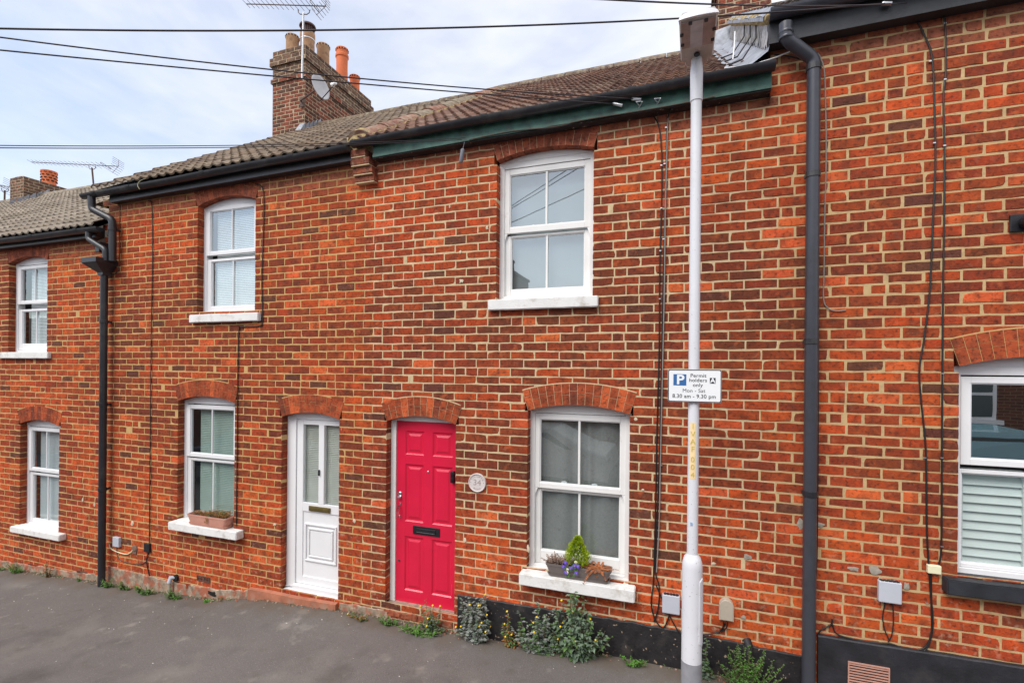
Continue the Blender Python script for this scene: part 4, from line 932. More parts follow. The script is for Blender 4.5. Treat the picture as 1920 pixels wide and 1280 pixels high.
strip(C_, [W(858, 1114, -.012), W(985, 1135, -.012), W(1150, 1160, -.012), W(1300, 1187, -.012), W(1418, 1212, -.012), W(1506, 1230, -.012)], -.014, -.4, M_plinth, 'plinth', seed=3, rag=.012)
strip(D_, [W(1534, 1191, -.035), W(1920, 1251, -.035), (6, .53)], -.037, -.4, M_plinthD, 'plinth', seed=5, rag=.003)
strip(B_, [W(200, 1060, -.01), W(260, 1075, -.01), W(330, 1092, -.01), W(420, 1106, -.01), W(475, 1106, -.01), W(520, 1112, -.01)], -.012, -.8, M_cement, 'cement_footing', seed=8, rag=.03)
strip(B_, [W(636, 1129, -.01), W(700, 1140, -.01), W(733, 1146, -.01)], -.008, -.8, M_cement, 'cement_footing', seed=9, rag=.02)
strip(A_, [(-13, -.62), W(0, 1050, -.01), W(100, 1066, -.01), W(188, 1078, -.01)], -.012, -1.5, M_cement, 'cement_footing', seed=10, rag=.025)
# repair blobs and spatter marks on the brickwork
def blob(house, px, py, w_, h_, mt, name='mortar_patch', seed=0, y=-.004):
    p = WP(px, py, y); r = random.Random(seed + int(px)); b = MB(); n = 13; c_ = b.vert(p + Vector((0, -.003, 0)))
    ids = []
    for k in range(n):
        a = 2 * math.pi * k / n; q = .55 + .6 * r.random(); ids.append(b.vert(p + Vector((w_ * q * math.cos(a), .0, h_ * q * math.sin(a)))))
    for k in range(n): b.fi([c_, ids[k], ids[(k + 1) % n]])
    return b.build(name, mt, house)
M_patch = mat('grey_filler', (.33, .29, .24), .9, var=.2, scale=30); M_patchl = mat('pale_filler', (.60, .50, .36), .9, var=.2, scale=30)
for (h_, px, py, a, b, mt) in ((C_, 1401, 1043, .035, .03, M_patch), (C_, 1394, 1157, .022, .018, M_patch), (C_, 1338, 1056, .02, .014, M_patchl), (D_, 1600, 1066, .05, .018, M_patch), (D_, 1640, 1068, .045, .032, M_patch), (C_, 1502, 982, .03, .05, M_patch), (D_, 1538, 984, .04, .02, M_patch), (D_, 1700, 1098, .02, .035, M_patch),
                               (B_, 248, 981, .03, .04, M_patchl), (C_, 843, 388, .01, .02, M_patchl), (C_, 863, 473, .014, .02, M_patchl), (C_, 913, 427, .016, .02, M_patchl), (C_, 865, 527, .03, .02, M_patchl), (C_, 664, 976, .02, .03, M_patchl), (B_, 515, 983, .025, .02, M_patchl), (C_, 990, 1027, .015, .05, M_patchl), (C_, 1115, 1176, .045, .03, M_patch),
                               (C_, 1192, 785, .016, .018, M_patchl), (C_, 1205, 918, .014, .012, M_patchl), (C_, 872, 1012, .014, .03, M_patchl), (C_, 1300, 938, .012, .014, M_patchl), (C_, 640, 805, .004, .02, M_patchl), (A_, 155, 937, .02, .03, M_patchl), (A_, 177, 945, .02, .03, M_patchl)):
    blob(h_, px, py, a, b, mt)
# air bricks
def airbrick(house, x0, x1, y0, y1, mt, fr, lab, rows=3, cols=8, ww=.215, hh=.065, Y=-.006, horiz=False):
    p = WP((x0 + x1) / 2, (y0 + y1) / 2, Y); b = MB(); a, c_ = p.x - ww / 2, p.x + ww / 2; lo, hi = p.z - hh / 2, p.z + hh / 2; e = .008
    b.box(a, c_, Y, .01, lo, lo + e); b.box(a, c_, Y, .01, hi - e, hi); b.box(a, a + e, Y, .01, lo + e, hi - e); b.box(c_ - e, c_, Y, .01, lo + e, hi - e); b.box(a + e, c_ - e, Y + .008, .01, lo + e, hi - e, 1)
    if horiz:
        n = rows
        for k in range(n): z = lo + e + (hi - lo - 2 * e) * (k + .5) / n; b.box(a + e, c_ - e, Y + .001, Y + .0078, z - .0045, z + .0045)
    else:
        for k in range(cols): x = a + e + (c_ - a - 2 * e) * (k + .5) / cols; b.box(x - .005, x + .005, Y + .001, Y + .0078, lo + e, hi - e)
        if hh < .1: b.box(p.x - .014, p.x + .014, Y + .0005, Y + .0078, p.z - .014, p.z + .014)
    return b.build('air_brick', [mt, M_hole], house)
airbrick(B_, 368, 394, 1078, 1092, M_cablebr, 0, '')
airbrick(A_, 52, 70, 1058, 1068, M_blkiron, 0, ''); airbrick(A_, 143, 164, 1069, 1081, M_cablebr, 0, '')
airbrick(D_, 1596, 1662, 1252, 1290, M_vent, 0, '', rows=9, ww=.265, hh=.20, Y=-.048, horiz=True)
# ------------------------------------------------------------------ downpipes
def pipe(house, path, r_, mt, clips=(), name='downpipe', hop=None):
    b = MB(); P = [Vector(p) for p in path]; Q = [P[0]]
    for i in range(1, len(P) - 1):      # round the corners
        a, c_, d_ = P[i - 1], P[i], P[i + 1]; e = min(.045, (c_ - a).length * .4, (d_ - c_).length * .4)
        s_, t_ = c_ + (a - c_).normalized() * e, c_ + (d_ - c_).normalized() * e
        for k in range(5): t = k / 4; Q.append(s_ * (1 - t) ** 2 + c_ * 2 * t * (1 - t) + t_ * t * t)
    Q.append(P[-1]); b.tube(Q, r_, 20); o = b.build(name, mt, house, smooth=True)
    for (x, y, z) in clips:
        k = MB(); k.lathe([(r_ + .002, -.022), (r_ + .006, -.020), (r_ + .006, .020), (r_ + .002, .022)], (x, y, z), 20, cap=False); k.box(x - .052, x + .052, y + .03, y + .045, z - .014, z + .014, 0, .003); k.box(x - .015, x + .015, y + .03, 0, z - .012, z + .012)
        k.build('pipe_clip', M_black, o, smooth=False)
    return o
yp = -.075; xt, zt_ = W(1524, 125, yp); xb2, _ = W(1517.5, 1290, yp); xm = (xt + xb2) / 2
top = WP(1473, 45, -.165)
rp = pipe(D_, [top, (top.x, -.165, W(1474, 72, -.165)[1]), (xm, yp, W(1523, 112, yp)[1]), (xm, yp, gz(xm) - .05)], .047, M_pipe,
          [(xm, yp, W(1522, y, yp)[1]) for y in (128, 328, 640, 925)])
b = MB()
for (px, py) in ((1474, 62), (1474, 72)): c_ = WP(px, py, -.165); b.lathe([(.051, -.008), (.053, 0), (.051, .008)], c_, 20, cap=False)
b.build('pipe_socket', M_pipe, rp, smooth=True)
yl = -.09; xl_ = W(195, 560, yl)[0]; hz1 = W(195, 482, -.2)[1]; hz0 = W(195, 512, yl)[1]
lp_ = pipe(B_, [(xl_, yl, hz0 + .02), (xl_, yl, gz(xl_) - .1)], .042, M_black, [(xl_, yl, W(193, y, yl)[1]) for y in (603, 758, 917)])
h = MB(); hx0, hx1 = xl_ - .17, xl_ + .12; 
t4 = [(hx0, -.26), (hx1, -.26), (hx1, -.01), (hx0, -.01)]; m4 = t4; b4 = [(xl_ - .05, yl - .05), (xl_ + .05, yl - .05), (xl_ + .05, yl + .05), (xl_ - .05, yl + .05)]
lev = [(t4, hz1), (m4, hz1 - .06), (b4, hz0 - .0), (b4, hz0 - .035)]; rg = [[h.vert((x, y, z)) for x, y in q] for q, z in lev]
for i in range(3):
    for k in range(4): h.fi([rg[i][k], rg[i][(k + 1) % 4], rg[i + 1][(k + 1) % 4], rg[i + 1][k]])
h.fi(rg[-1]); h.fi([h.vert((x * .97 + xl_ * .03, y, hz1 - .02)) for x, y in t4])
h.build('hopper', M_black, lp_)
ox, oz = W(172, 376, -.165); gx, gz_ = W(212, 480, yl)
pipe(B_, [(ox, -.165, 4.76), (ox, -.165, W(172, 392, -.165)[1]), (W(211, 410, yl)[0], yl, W(211, 412, yl)[1]), (W(211, 480, yl)[0], yl, hz1 - .03)], .043, M_black, [(W(211, 430, yl)[0], yl, W(211, 430, yl)[1])], name='swan_neck_pipe')
ox = W(166, 432, -.165)[0]
pipe(A_, [(ox, -.165, 4.30), (ox, -.165, W(166, 448, -.165)[1]), (W(198, 467, yl - .05)[0], yl - .05, W(198, 468, yl - .05)[1]), (W(198, 480, yl - .05)[0], yl - .05, hz1 - .03)], .034, M_black, name='swan_neck_pipe')
# ------------------------------------------------------------------ street lamp
Yp = -.50
def px_(px, py, Y=Yp): return WP(px, py, Y)
foot = px_(1294, 1270); X0 = px_(1302, 600).x
lx = lambda py: X0
zg = gz(X0, Yp)
lamp = empty('street_lamp', (X0, Yp, zg), 'white painted steel street lamp with a grey lantern, standing before the brick wall', 'street lamp')
zsh = px_(1297, 1038).z; zgr = px_(1295, 1236).z; ztop = px_(1310, 112).z
b = MB(); b.lathe([(.0395, zsh - .02), (.0385, ztop - .30)], (X0, Yp, 0), 28, cap=False); b.build('pole', M_post, lamp, smooth=True)
b = MB(); b.lathe([(.044, ztop - .31), (.045, ztop - .10), (.040, ztop - .02), (.040, ztop + .06)], (X0, Yp, 0), 28); b.build('top_sleeve', M_post, lamp, smooth=True)
b = MB(); b.lathe([(.072, zgr), (.072, zsh - .09), (.070, zsh - .06), (.058, zsh - .018), (.042, zsh), (.040, zsh + .004)], (X0, Yp, 0), 32); b.build('base', M_post, lamp, smooth=True)
b = MB(); b.lathe([(.0735, zg - .1), (.0735, zgr)], (X0, Yp, 0), 32); b.build('base_sleeve', M_postgrey, lamp, smooth=True)
# service door: raised curved plate with rounded ends
b = MB(); dz1, dz0 = px_(1310, 1080).z, px_(1310, 1206).z; a0, a1 = R(-48), R(6)
nn = 12; rows = []
for i in range(25):
    z = dz0 + (dz1 - dz0) * i / 24; e = min(z - dz0, dz1 - z); hw = 1.0 if e > .032 else math.sqrt(max(0.0, 1 - ((.032 - e) / .032) ** 2))
    am = (a0 + a1) / 2; rows.append([(am + (a0 - am) * hw * (1 - 2 * k / nn), z) for k in range(nn + 1)])
P3 = lambda a, z, rad: (X0 + rad * math.cos(a), Yp + rad * math.sin(a), z)
for r0, r1 in zip(rows, rows[1:]):
    for k in range(nn): b.face([P3(*r0[k], .0775), P3(*r0[k + 1], .0775), P3(*r1[k + 1], .0775), P3(*r1[k], .0775)])
    for k in (0, nn): b.face([P3(*r0[k], .0775), P3(*r1[k], .0775), P3(*r1[k], .071), P3(*r0[k], .071)])
b.build('service_door', M_post, lamp)
# lantern
def Lm_(x, y, z): return (X0 + x, Yp + y, ztop + z)
b = MB()    # body seen from below: widening from the spigot out over the street
tl_ = .10   # tilt (rise per metre towards the street)
def hull(secs, mb, mi=0):
    rg = [[mb.vert(Lm_(*p)) for p in s] for s in secs]
    for a, c_ in zip(rg, rg[1:]):
        n = len(a)
        for k in range(n): mb.fi([a[k], a[(k + 1) % n], c_[(k + 1) % n], c_[k]], mi)
    mb.fi(rg[0], mi); mb.fi(rg[-1][::-1], mi)
def sec(y, w_, zb, zt): return [(-w_ * .92, y, zb), (w_ * .92, y, zb), (w_, y, zb + .02), (w_ * .85, y, zt), (-w_ * .85, y, zt), (-w_, y, zb + .02)]
hull([sec(.07, .055, .0, .05), sec(.045, .080, -.003, .07), sec(.01, .083, .00, .08), sec(-.012, .113, .003, .09), sec(-.38, .122, .035, .09), sec(-.41, .118, .038, .09)], b)
lan = b.build('lantern', M_lampbody, lamp)
b = MB(); hull([[(-.102, -.150, .008), (.102, -.150, .008), (.102, -.150, .026), (-.102, -.150, .026)], [(-.108, -.395, .030), (.108, -.395, .030), (.108, -.395, .05), (-.108, -.395, .05)]], b); b.build('lens', M_lens, lan)
b = MB(); hull([[(-.048, -.154, .0060), (.032, -.154, .0060), (.032, -.154, .014), (-.048, -.154, .014)], [(-.048, -.392, .0275), (.032, -.392, .0275), (.032, -.392, .04), (-.048, -.392, .04)]], b); b.build('led_strip', M_lenslt, lan)
b = MB()    # arched white lid
secs = []
LZ = 0
for t in range(9):
    a = math.pi * t / 8; secs.append((math.cos(a), math.sin(a)))
for k in range(8):
    (c0, s0), (c1, s1) = secs[k], secs[k + 1]
    f_ = [(.128 * c0, -.41 - .02 * s0, .042), (.128 * c1, -.41 - .02 * s1, .042), (.127 * c1, -.405 - .02 * s1, .054 + .030 * s1), (.127 * c0, -.405 - .02 * s0, .054 + .030 * s0)]
    b.face([Lm_(*p) for p in f_]); b.face([Lm_(*f_[3]), Lm_(*f_[2]), Lm_(.10 * c1, -.05, .10 + .045 * s1), Lm_(.10 * c0, -.05, .10 + .045 * s0)]); b.face([Lm_(*f_[1]), Lm_(*f_[0]), Lm_(.118 * c0, -.395, .040), Lm_(.118 * c1, -.395, .040)])
b.face([Lm_(.10 * c_, -.05, .10 + .045 * s_) for c_, s_ in secs])
b.build('lid', M_post, lan)
b = MB()
for (x, y) in ((-.10, -.19), (.10, -.19), (-.105, -.29), (.105, -.29), (-.05, -.385), (.05, -.385)): b.box(X0 + x - .012, X0 + x + .012, Yp + y - .012, Yp + y + .012, ztop - .010 - y * .075, ztop + .004 - y * .075, 0, .003)
b.lathe([(.022, 0), (.022, .006)], Lm_(0, -.07, -.006), 18); b.build('clip', M_blkiron, lan)
def text(body, size, loc, mt, name, parent, rotz=0, align='CENTER', extr=.0004, sx=1, bold=0, line=None, M=None, space=1.0):
    cu = bpy.data.curves.new('t', 'FONT'); cu.body = body; cu.size = size; cu.align_x = align; cu.align_y = 'CENTER'; cu.extrude = extr; cu.offset = bold; cu.space_character = space
    if line: cu.space_line = line
    to = bpy.data.objects.new('t', cu); C.objects.link(to); bpy.context.view_layer.update()
    me = bpy.data.meshes.new_from_object(to.evaluated_get(bpy.context.evaluated_depsgraph_get())); bpy.data.objects.remove(to)
    Mx = M if M else Matrix.Translation(Vector(loc)) @ Matrix.Rotation(math.pi / 2, 4, 'X') @ Matrix.Diagonal((sx, 1, 1, 1))
    me.transform(Mx); 
    pm = world(parent); me.transform(Matrix.Translation(-pm)); me.materials.clear(); me.materials.append(mt); me.name = name
    o = bpy.data.objects.new(name, me); C.objects.link(o); o.parent = parent; return o
# number sticker wrapped on the pole
b = MB(); sz1, sz0 = px_(1298, 791).z, px_(1298, 896).z
aa0, aa1 = R(-126), R(-64)
for k in range(8): a, c_ = aa0 + (aa1 - aa0) * k / 8, aa0 + (aa1 - aa0) * (k + 1) / 8; b.face([P3(a, sz0, .0402), P3(c_, sz0, .0402), P3(c_, sz1, .0402), P3(a, sz1, .0402)])
stk = b.build('number_sticker', M_yell, lamp)
chs = 'IVAF 004'; hs_ = (sz1 - sz0) / 7.4; tz = sz1 - hs_ * .5
for ch in chs:
    if ch != ' ': text(ch, hs_ * .98, (X0 - .004, Yp - .0412, tz), M_yelltxt, 'sticker_letter', stk, bold=0); tz -= hs_
    else: tz -= hs_ * .35
b = MB(); p = px_(1296.5, 979); b.box(p.x - .009, p.x + .009, Yp - .041, Yp - .0385, p.z - .012, p.z + .012); b.build('small_sticker', mat('sticker_blue', (.30, .42, .60), .5, var=.4, scale=200), lamp)
# parking sign
Ys = -.556; s0 = WP(1252.5, 693, Ys); s1 = WP(1353, 755, Ys); sxa, sxb, sza, szb = s0.x, s1.x, WP(1303, 754, Ys).z, WP(1303, 692.5, Ys).z
scx, scz = (sxa + sxb) / 2, (sza + szb) / 2; hw, hh = (sxb - sxa) / 2, (szb - sza) / 2
sign = empty('parking_sign', (scx, Ys, scz), 'white permit holders parking sign with a blue P panel, strapped to the lamp post', 'sign')
def rrect(hw, hh, r_, n=5):
    P = []
    for (cx, cz, a) in ((hw - r_, hh - r_, 0), (-hw + r_, hh - r_, 90), (-hw + r_, -hh + r_, 180), (hw - r_, -hh + r_, 270)):
        for k in range(n + 1): t = R(a + 90 * k / n); P.append((cx + r_ * math.cos(t), cz + r_ * math.sin(t)))
    return P
sh = lambda P, ox=0, oz=0: [(scx + ox + p[0], scz + oz + p[1]) for p in P]
b = MB(); b.prism(sh(rrect(hw, hh, .014)), Ys, Ys + .004); b.build('back_plate', M_galv, sign)
b = MB(); b.prism(sh(rrect(hw - .003, hh - .003, .012)), Ys - .0008, Ys - .0001); b.build('border', M_signk, sign)
b = MB(); b.prism(sh(rrect(hw - .008, hh - .008, .010)), Ys - .0018, Ys - .0009); b.build('face', M_signw, sign)
k_ = 2 * hw / 505.0      # crop pixel -> metre
def sp(cx, cy): return (scx + (cx - 405) * k_, scz + (305 - cy) * k_)
def pan(cx0, cx1, cy0, cy1, mt, name):
    a, z1 = sp(cx0, cy0); c_, z0 = sp(cx1, cy1); b = MB(); b.prism([(a, z0), (c_, z0), (c_, z1), (a, z1)], Ys - .0026, Ys - .0019); return b.build(name, mt, sign)
pan(206, 329, 189, 303, M_signb, 'blue_panel'); pan(548, 601, 222, 279, M_signk, 'black_panel')
def st_(t, cx, cy, size, mt=None, dy=0, bold=.00035, sx=1.0, space=1.05):
    x, z = sp(cx, cy); return text(t, size, (x, Ys - .0022 - dy, z), mt or M_signk, 'lettering', sign, bold=bold, sx=sx, space=space)
st_('P', 271, 248, 132 * k_, M_signw, .0008, .0026, 1.12); st_('A', 575, 251, 66 * k_, M_signw, .0008, .0016, 1.0)
st_('Permit', 441, 203, 50 * k_, sx=1.06); st_('holders', 439, 249, 50 * k_, sx=1.06); st_('only', 437, 297, 50 * k_, sx=1.06)
st_('Mon - Sat', 400, 354, 52 * k_, sx=1.0, bold=0); st_('8.30 am - 9.30 pm', 401, 410, 54 * k_, sx=.98)
b = MB(); b.box(X0 - .05, X0 + .05, Yp - .052, Yp - .04, scz + .05, scz + .065); b.box(X0 - .05, X0 + .05, Yp - .052, Yp - .04, scz - .065, scz - .05)
for z in (scz + .0575, scz - .0575): b.lathe([(.041, -.007), (.043, -.007), (.043, .007), (.041, .007)], (X0, Yp, z), 24, cap=False)
b.build('mounting_clip', M_galv, sign)
# ------------------------------------------------------------------ dish and aerials
def yagi(root, mast0, mast1, boomA, boomB, nel, ell, tagd, reflector=True, mrad=.019, mmat=None):
    o = empty('television_aerial', mast0, *tagd)
    b = MB(); b.tube([mast0, mast1], mrad, 10); b.build('mast', mmat or M_galv, o, smooth=True)
    A, B = Vector(boomA), Vector(boomB); d = (B - A).normalized(); side = d.cross(Vector((0, 0, 1))).normalized(); side = (side * .96 + Vector((0, 0, .28))).normalized()
    b = MB(); b.tube([A, B], .010, 6); b.build('boom', M_rust, o)
    b = MB()
    for k in range(nel):
        p = A + (B - A) * (k / (nel - 1) * .82); l = ell * (.75 + .25 * k / nel); b.tube([p - side * l, p + side * l], .0045, 5)
    b.build('elements', M_rust, o)
    b = MB(); up2 = side.cross(d).normalized()
    p = A + (B - A) * .87; q = [p + side * ell * .9 + up2 * .015, p + side * ell * .9 - up2 * .02, p - side * ell * .9 - up2 * .02, p - side * ell * .9 + up2 * .015]
    for a, c_ in zip(q, q[1:] + q[:1]): b.tube([a, c_], .006, 5)
    if reflector:
        for s_ in (1, -1):
            for k in range(4):
                c_ = B - d * (.04 + .03 * k) + up2 * s_ * (.03 + .055 * k); b.tube([c_ - side * ell * 1.0, c_ + side * ell * 1.0], .0045, 5)
            b.tube([B, B - d * .13 + up2 * s_ * .21], .005, 5)
    b.build('reflector', M_rust, o)
    m1 = Vector(mast1); b = MB(); jj = (B - A).normalized()
    P = [m1 + jj * -.16 + Vector((0, 0, .06)), m1 + jj * -.15, m1 + jj * -.10 + Vector((0, 0, -.035)), m1 + jj * .10 + Vector((0, 0, -.035)), m1 + jj * .17, m1 + jj * .19 + Vector((0, 0, .06))]
    b.tube(P, .009, 6); b.build('cradle', M_rust, o); return o
ya = 3.42
yagi(None, WP(566, 150, ya), WP(569, 24, ya), WP(462, 8, ya), WP(611, 12, ya - .25), 14, .12, ('long television aerial on a galvanised mast fixed to the big brick chimney stack', 'aerial', 'television aerials'))
fa = 3.9
yagi(None, WP(176, 353, 5.0), WP(172.5, 315, 5.0), WP(59, 304, 5.2), WP(222, 312, 4.9), 17, .15, ('long thin television aerial standing clear behind the roof ridge between the two left chimney stacks', 'aerial', 'television aerials'), mrad=.022, mmat=M_rust)
yagi(None, WP(8, 395, 4.2), WP(9, 357, 4.2), WP(-90, 340, 4.2), WP(18, 350, 4.2), 12, .15, ('television aerial cut by the left edge of the photo, beside the far left chimney stack', 'aerial', 'television aerials'), mrad=.022, mmat=M_rust)
# satellite dish
dc = WP(597, 166, 3.25); dn = Vector((.97, -.12, .20)).normalized()
dish = empty('satellite_dish', dc, 'grey satellite dish bracketed to the corner of the big brick chimney stack', 'satellite dish')
b = MB(); q = dn.to_track_quat('Z', 'Y').to_matrix(); rings = []
for i in range(9):
    t = i / 8; rings.append([b.vert(dc + q @ Vector((.215 * t * math.cos(2 * math.pi * k / 32), .24 * t * math.sin(2 * math.pi * k / 32), .065 * t * t))) for k in range(32)])
for r0, r1 in zip(rings, rings[1:]):
    for k in range(32): b.fi([r0[k], r0[(k + 1) % 32], r1[(k + 1) % 32], r1[k]])
o = b.build('reflector', mat('dish_grey', (.50, .50, .52), .5, var=.08), dish, smooth=True); sm = o.modifiers.new('s', 'SOLIDIFY'); sm.thickness = .006
b = MB(); low = dc + q @ Vector((0, -.24, .06)) ; lnb = dc + dn * .42 + Vector((0, 0, -.12)); lowp = dc + Vector((0, 0, -.26)) + dn * .05
b.tube([lowp, lnb], .009, 6); b.build('arm', M_blkiron, dish)
b = MB(); b.lathe([(.02, -.05), (.028, -.045), (.028, .03), (.04, .035), (.04, .06), (.03, .065)], lnb + Vector((0, 0, .02)), 16, axis=-dn); b.build('receiver', M_signw, dish, smooth=True)
b = MB(); wallp = Vector((-7.33, 3.58, dc.z + .02)); b.tube([dc - dn * .02, dc - dn * .12, wallp + Vector((0, -.06, 0)), wallp], .016, 8); b.box(wallp.x - .05, wallp.x + .04, 3.56, 3.585, wallp.z - .10, wallp.z + .10); b.build('bracket', M_rust, dish)
# ------------------------------------------------------------------ overhead wires
def sagwire(a, b, via, n=40):
    """straight chord a-b with gravity sag so that it passes through pixel `via`"""
    a, b = Vector(a), Vector(b)
    def pts(s): return [a + (b - a) * (i / n) - Vector((0, 0, s * 4 * (i / n) * (1 - i / n))) for i in range(n + 1)]
    def proj(p):
        d_ = p - Vector((0, -D, H)); zc = d_.dot(fw); xc = d_.dot(rt); u, v = F * xc / zc, F * d_.z / zc; c_, s_ = math.cos(ROLL), math.sin(ROLL)
        return CX + u * c_ + v * s_, CY + u * s_ - v * c_
    best = None
    for k in range(-5, 80):
        s = k * .02; P = [proj(p) for p in pts(s)]
        for (x0, y0), (x1, y1) in zip(P, P[1:]):
            if min(x0, x1) <= via[0] <= max(x0, x1) and abs(x1 - x0) > 1e-6:
                y = y0 + (y1 - y0) * (via[0] - x0) / (x1 - x0); e = abs(y - via[1])
                if best is None or e < best[0]: best = (e, s)
    return pts(best[1] if best else .1)
GW = 'overhead telephone wires'
for (p0, p1, via, r_, lab) in ((WP(-260, 47, -3.0), WP(1672, 6, -.13), (440, 56), .0055, 'thickest and topmost wire crossing the whole sky in front of the lantern'),
                               (WP(700, -30, -3.2), WP(1700, 6, -.13), (1240, 3), .0035, 'wire skirting the top edge of the photo above the lantern'),
                               (WP(-260, 35, -3.0), WP(1197, 186, -.13), (440, 122), .0045, 'upper wire of the pair falling across the chimney pots to the green eaves'),
                               (WP(-260, 68, -3.0), WP(1160, 196, -.13), (440, 136), .0045, 'lower wire of the pair falling across the chimney stack to the green eaves'),
                               (WP(-260, 269, -3.0), WP(872, 259, -.14), (300, 273), .003, 'upper of the twin level wires low over the left roofs'),
                               (WP(-260, 274, -3.0), WP(866, 262, -.14), (250, 277), .003, 'lower of the twin level wires low over the left roofs')):
    b = MB(); b.tube(sagwire(p0, p1, via), r_, 6); tag(b.build('overhead_wire', M_wire), lab, 'wire', GW)
for (px, py, dx, dy, lab) in ((1160, 196, 18, 4, 'lower silver wire clamp on the green eaves board'), (1195, 186, 18, 1, 'upper silver wire clamp just left of the lamp post'), (1664, 7, 18, 0, 'silver wire clamp at the black gutter near the top right corner')):
    a, c_ = WP(px - dx / 2 - 2, py - dy / 2, -.15), WP(px + dx / 2 - 2, py + dy / 2, -.14); b = MB(); b.tube([a, a + (c_ - a) * .1, c_], [.010, .015, .015], 10); tag(b.build('wire_clamp', M_alu, smooth=True), lab, 'clamp', 'silver wire clamps')
for (px, py, lab) in ((1198, 197, 'left small bright wall hook of the wire clamps'), (1232, 191, 'right small bright wall hook of the wire clamps')):
    b = MB(); p = WP(px, py, -.125); b.tube([p + Vector((0, .01, 0)), p + Vector((-.02, -.02, .02)), p + Vector((.03, -.02, .015)), p + Vector((0, .01, -.02))], .006, 6); tag(b.build('wall_hook', M_alu), lab, 'hook', 'wire hooks')
b = MB(); p = WP(871, 266, -.13); q_ = WP(868, 279, -.13); q2 = WP(864, 305, -.13); b.tube([p, q_], .003, 5); b.tube([q_, q_ + (q2 - q_) * .08, q_ + (q2 - q_) * .92, q2], [.010, .020, .020, .014], 12)
tag(b.build('cable_weight', mat('grey_weight', (.20, .21, .24), .5, var=.2), smooth=True), 'small grey cylinder hanging on a cord from the green eaves', 'cable joint')
# ------------------------------------------------------------------ wall cables
def cable(px, r_, lab, mt=M_cable, Y=-.010, clips=(), name='wall_cable'):
    P = [WP(p[0], p[1], p[2] if len(p) > 2 else Y) for p in px]; Q = []
    for i in range(len(P) - 1):
        p0, p1, p2, p3 = P[max(i - 1, 0)], P[i], P[i + 1], P[min(i + 2, len(P) - 1)]
        for k in range(4):
            t = k / 4; Q.append(.5 * ((2 * p1) + (-p0 + p2) * t + (2 * p0 - 5 * p1 + 4 * p2 - p3) * t * t + (-p0 + 3 * p1 - 3 * p2 + p3) * t ** 3))
    Q.append(P[-1]); b = MB(); b.tube(Q, r_, 6); o = tag(b.build(name, mt, smooth=True), lab, 'cable')
    if clips:
        for c_ in clips: k = MB(); p = WP(c_[0], c_[1], Y - .004); k.box(p.x - .008, p.x + .008, p.y - .003, p.y + .006, p.z - .004, p.z + .004); k.build('cable_clip', M_alu, o)
    return o
cable([(278, 376), (285, 388), (286, 480), (284, 600), (283, 700), (282, 800), (281, 900), (280, 1010), (279, 1032), (276, 1042), (275, 1056), (282, 1087)], .006, 'black cable running down the wall left of the terracotta window trough')
cable([(478, 345), (494, 360), (493, 460), (491, 520), (492, 600), (486, 611), (455, 613), (448, 620), (446, 700), (445, 800), (444, 900), (443, 985)], .006, 'black cable looping under the upper sill then down left of the white door')
cable([(1205, 207, -.11), (1222, 214), (1236, 240), (1241, 300), (1240, 400), (1237, 500), (1236, 650), (1232, 800), (1230, 900), (1228, 1000), (1225, 1090), (1221, 1130), (1228, 1160), (1244, 1176), (1256, 1150)], .006, 'left black cable of the bundle beside the lamp post, ending at the grey box', clips=((1240, 310), (1240, 390), (1238, 470), (1237, 560)))
cable([(1260, 205, -.10), (1252, 222), (1249, 300), (1247, 400), (1244, 500), (1241, 650), (1238, 800), (1235, 900), (1231, 1000), (1229, 1070), (1236, 1100), (1234, 1140), (1226, 1165)], .006, 'middle dark cable of the bundle beside the lamp post')
cable([(1252, 222, -.015), (1250, 300, -.015), (1247.5, 400, -.015), (1246, 520, -.015), (1244, 620, -.015), (1241, 750, -.015), (1238, 880, -.015), (1236, 980, -.015), (1231, 1072, -.015)], .0055, 'pale grey cable of the bundle beside the lamp post', M_cableg, clips=((1249, 239), (1246, 307), (1244, 448), (1240, 872)))
cable([(1230, 1096), (1270, 1180, -.02), (1300, 1188, -.025), (1330, 1188, -.025), (1350, 1182), (1360, 1168)], .006, 'black cable lying along the top of the black plinth behind the lamp post')
cable([(1712, 25, -.02), (1735, 70), (1748, 110), (1752, 200), (1754, 300), (1750, 400), (1746, 500), (1742, 560), (1732, 640), (1724, 690), (1726, 740), (1735, 830), (1737, 900), (1738, 1000), (1744, 1100), (1749, 1170), (1740, 1210), (1727, 1221), (1710, 1217)], .006, 'long wavering black cable, left of the two on the right-hand house', clips=((1744, 115), (1752, 268), (1734, 858), (1738, 1130)))
cable([(1769, 25, -.02), (1773, 60), (1773, 140), (1769, 180), (1771, 300), (1770, 420), (1768, 560), (1767, 700), (1766, 860), (1765, 1022), (1760, 1058)], .006, 'straight black cable, right of the two on the right-hand house, ending at the cream box', clips=((1772, 44), (1772, 149), (1771, 273), (1768, 700), (1766, 858), (1766, 1024)))
cable([(1746, 1075), (1746, 1130), (1747, 1180), (1740, 1205), (1727, 1216), (1700, 1216), (1670, 1206), (1640, 1204), (1600, 1197), (1570, 1188), (1561, 1172), (1560, 1160), (1558, 1170), (1540, 1180), (1532, 1190)], .0055, 'black cable sweeping from the cream box along the top of the black plinth')
cable([(1660, 1128), (1655, 1155), (1659, 1180), (1668, 1200)], .004, 'thin curved cable under the grey box on the right-hand house, left strand'); cable([(1674, 1128), (1675, 1165), (1672, 1190), (1665, 1203)], .004, 'thin straight cable under the grey box on the right-hand house, right strand')
cable([(1534, 100, -.02), (1545, 130), (1548, 200), (1549, 300), (1546, 420), (1545, 510), (1544, 560), (1552, 577), (1568, 583), (1586, 581)], .0045, 'pale grey cable right of the grey-black downpipe, ending in a loose curl', M_cableg)
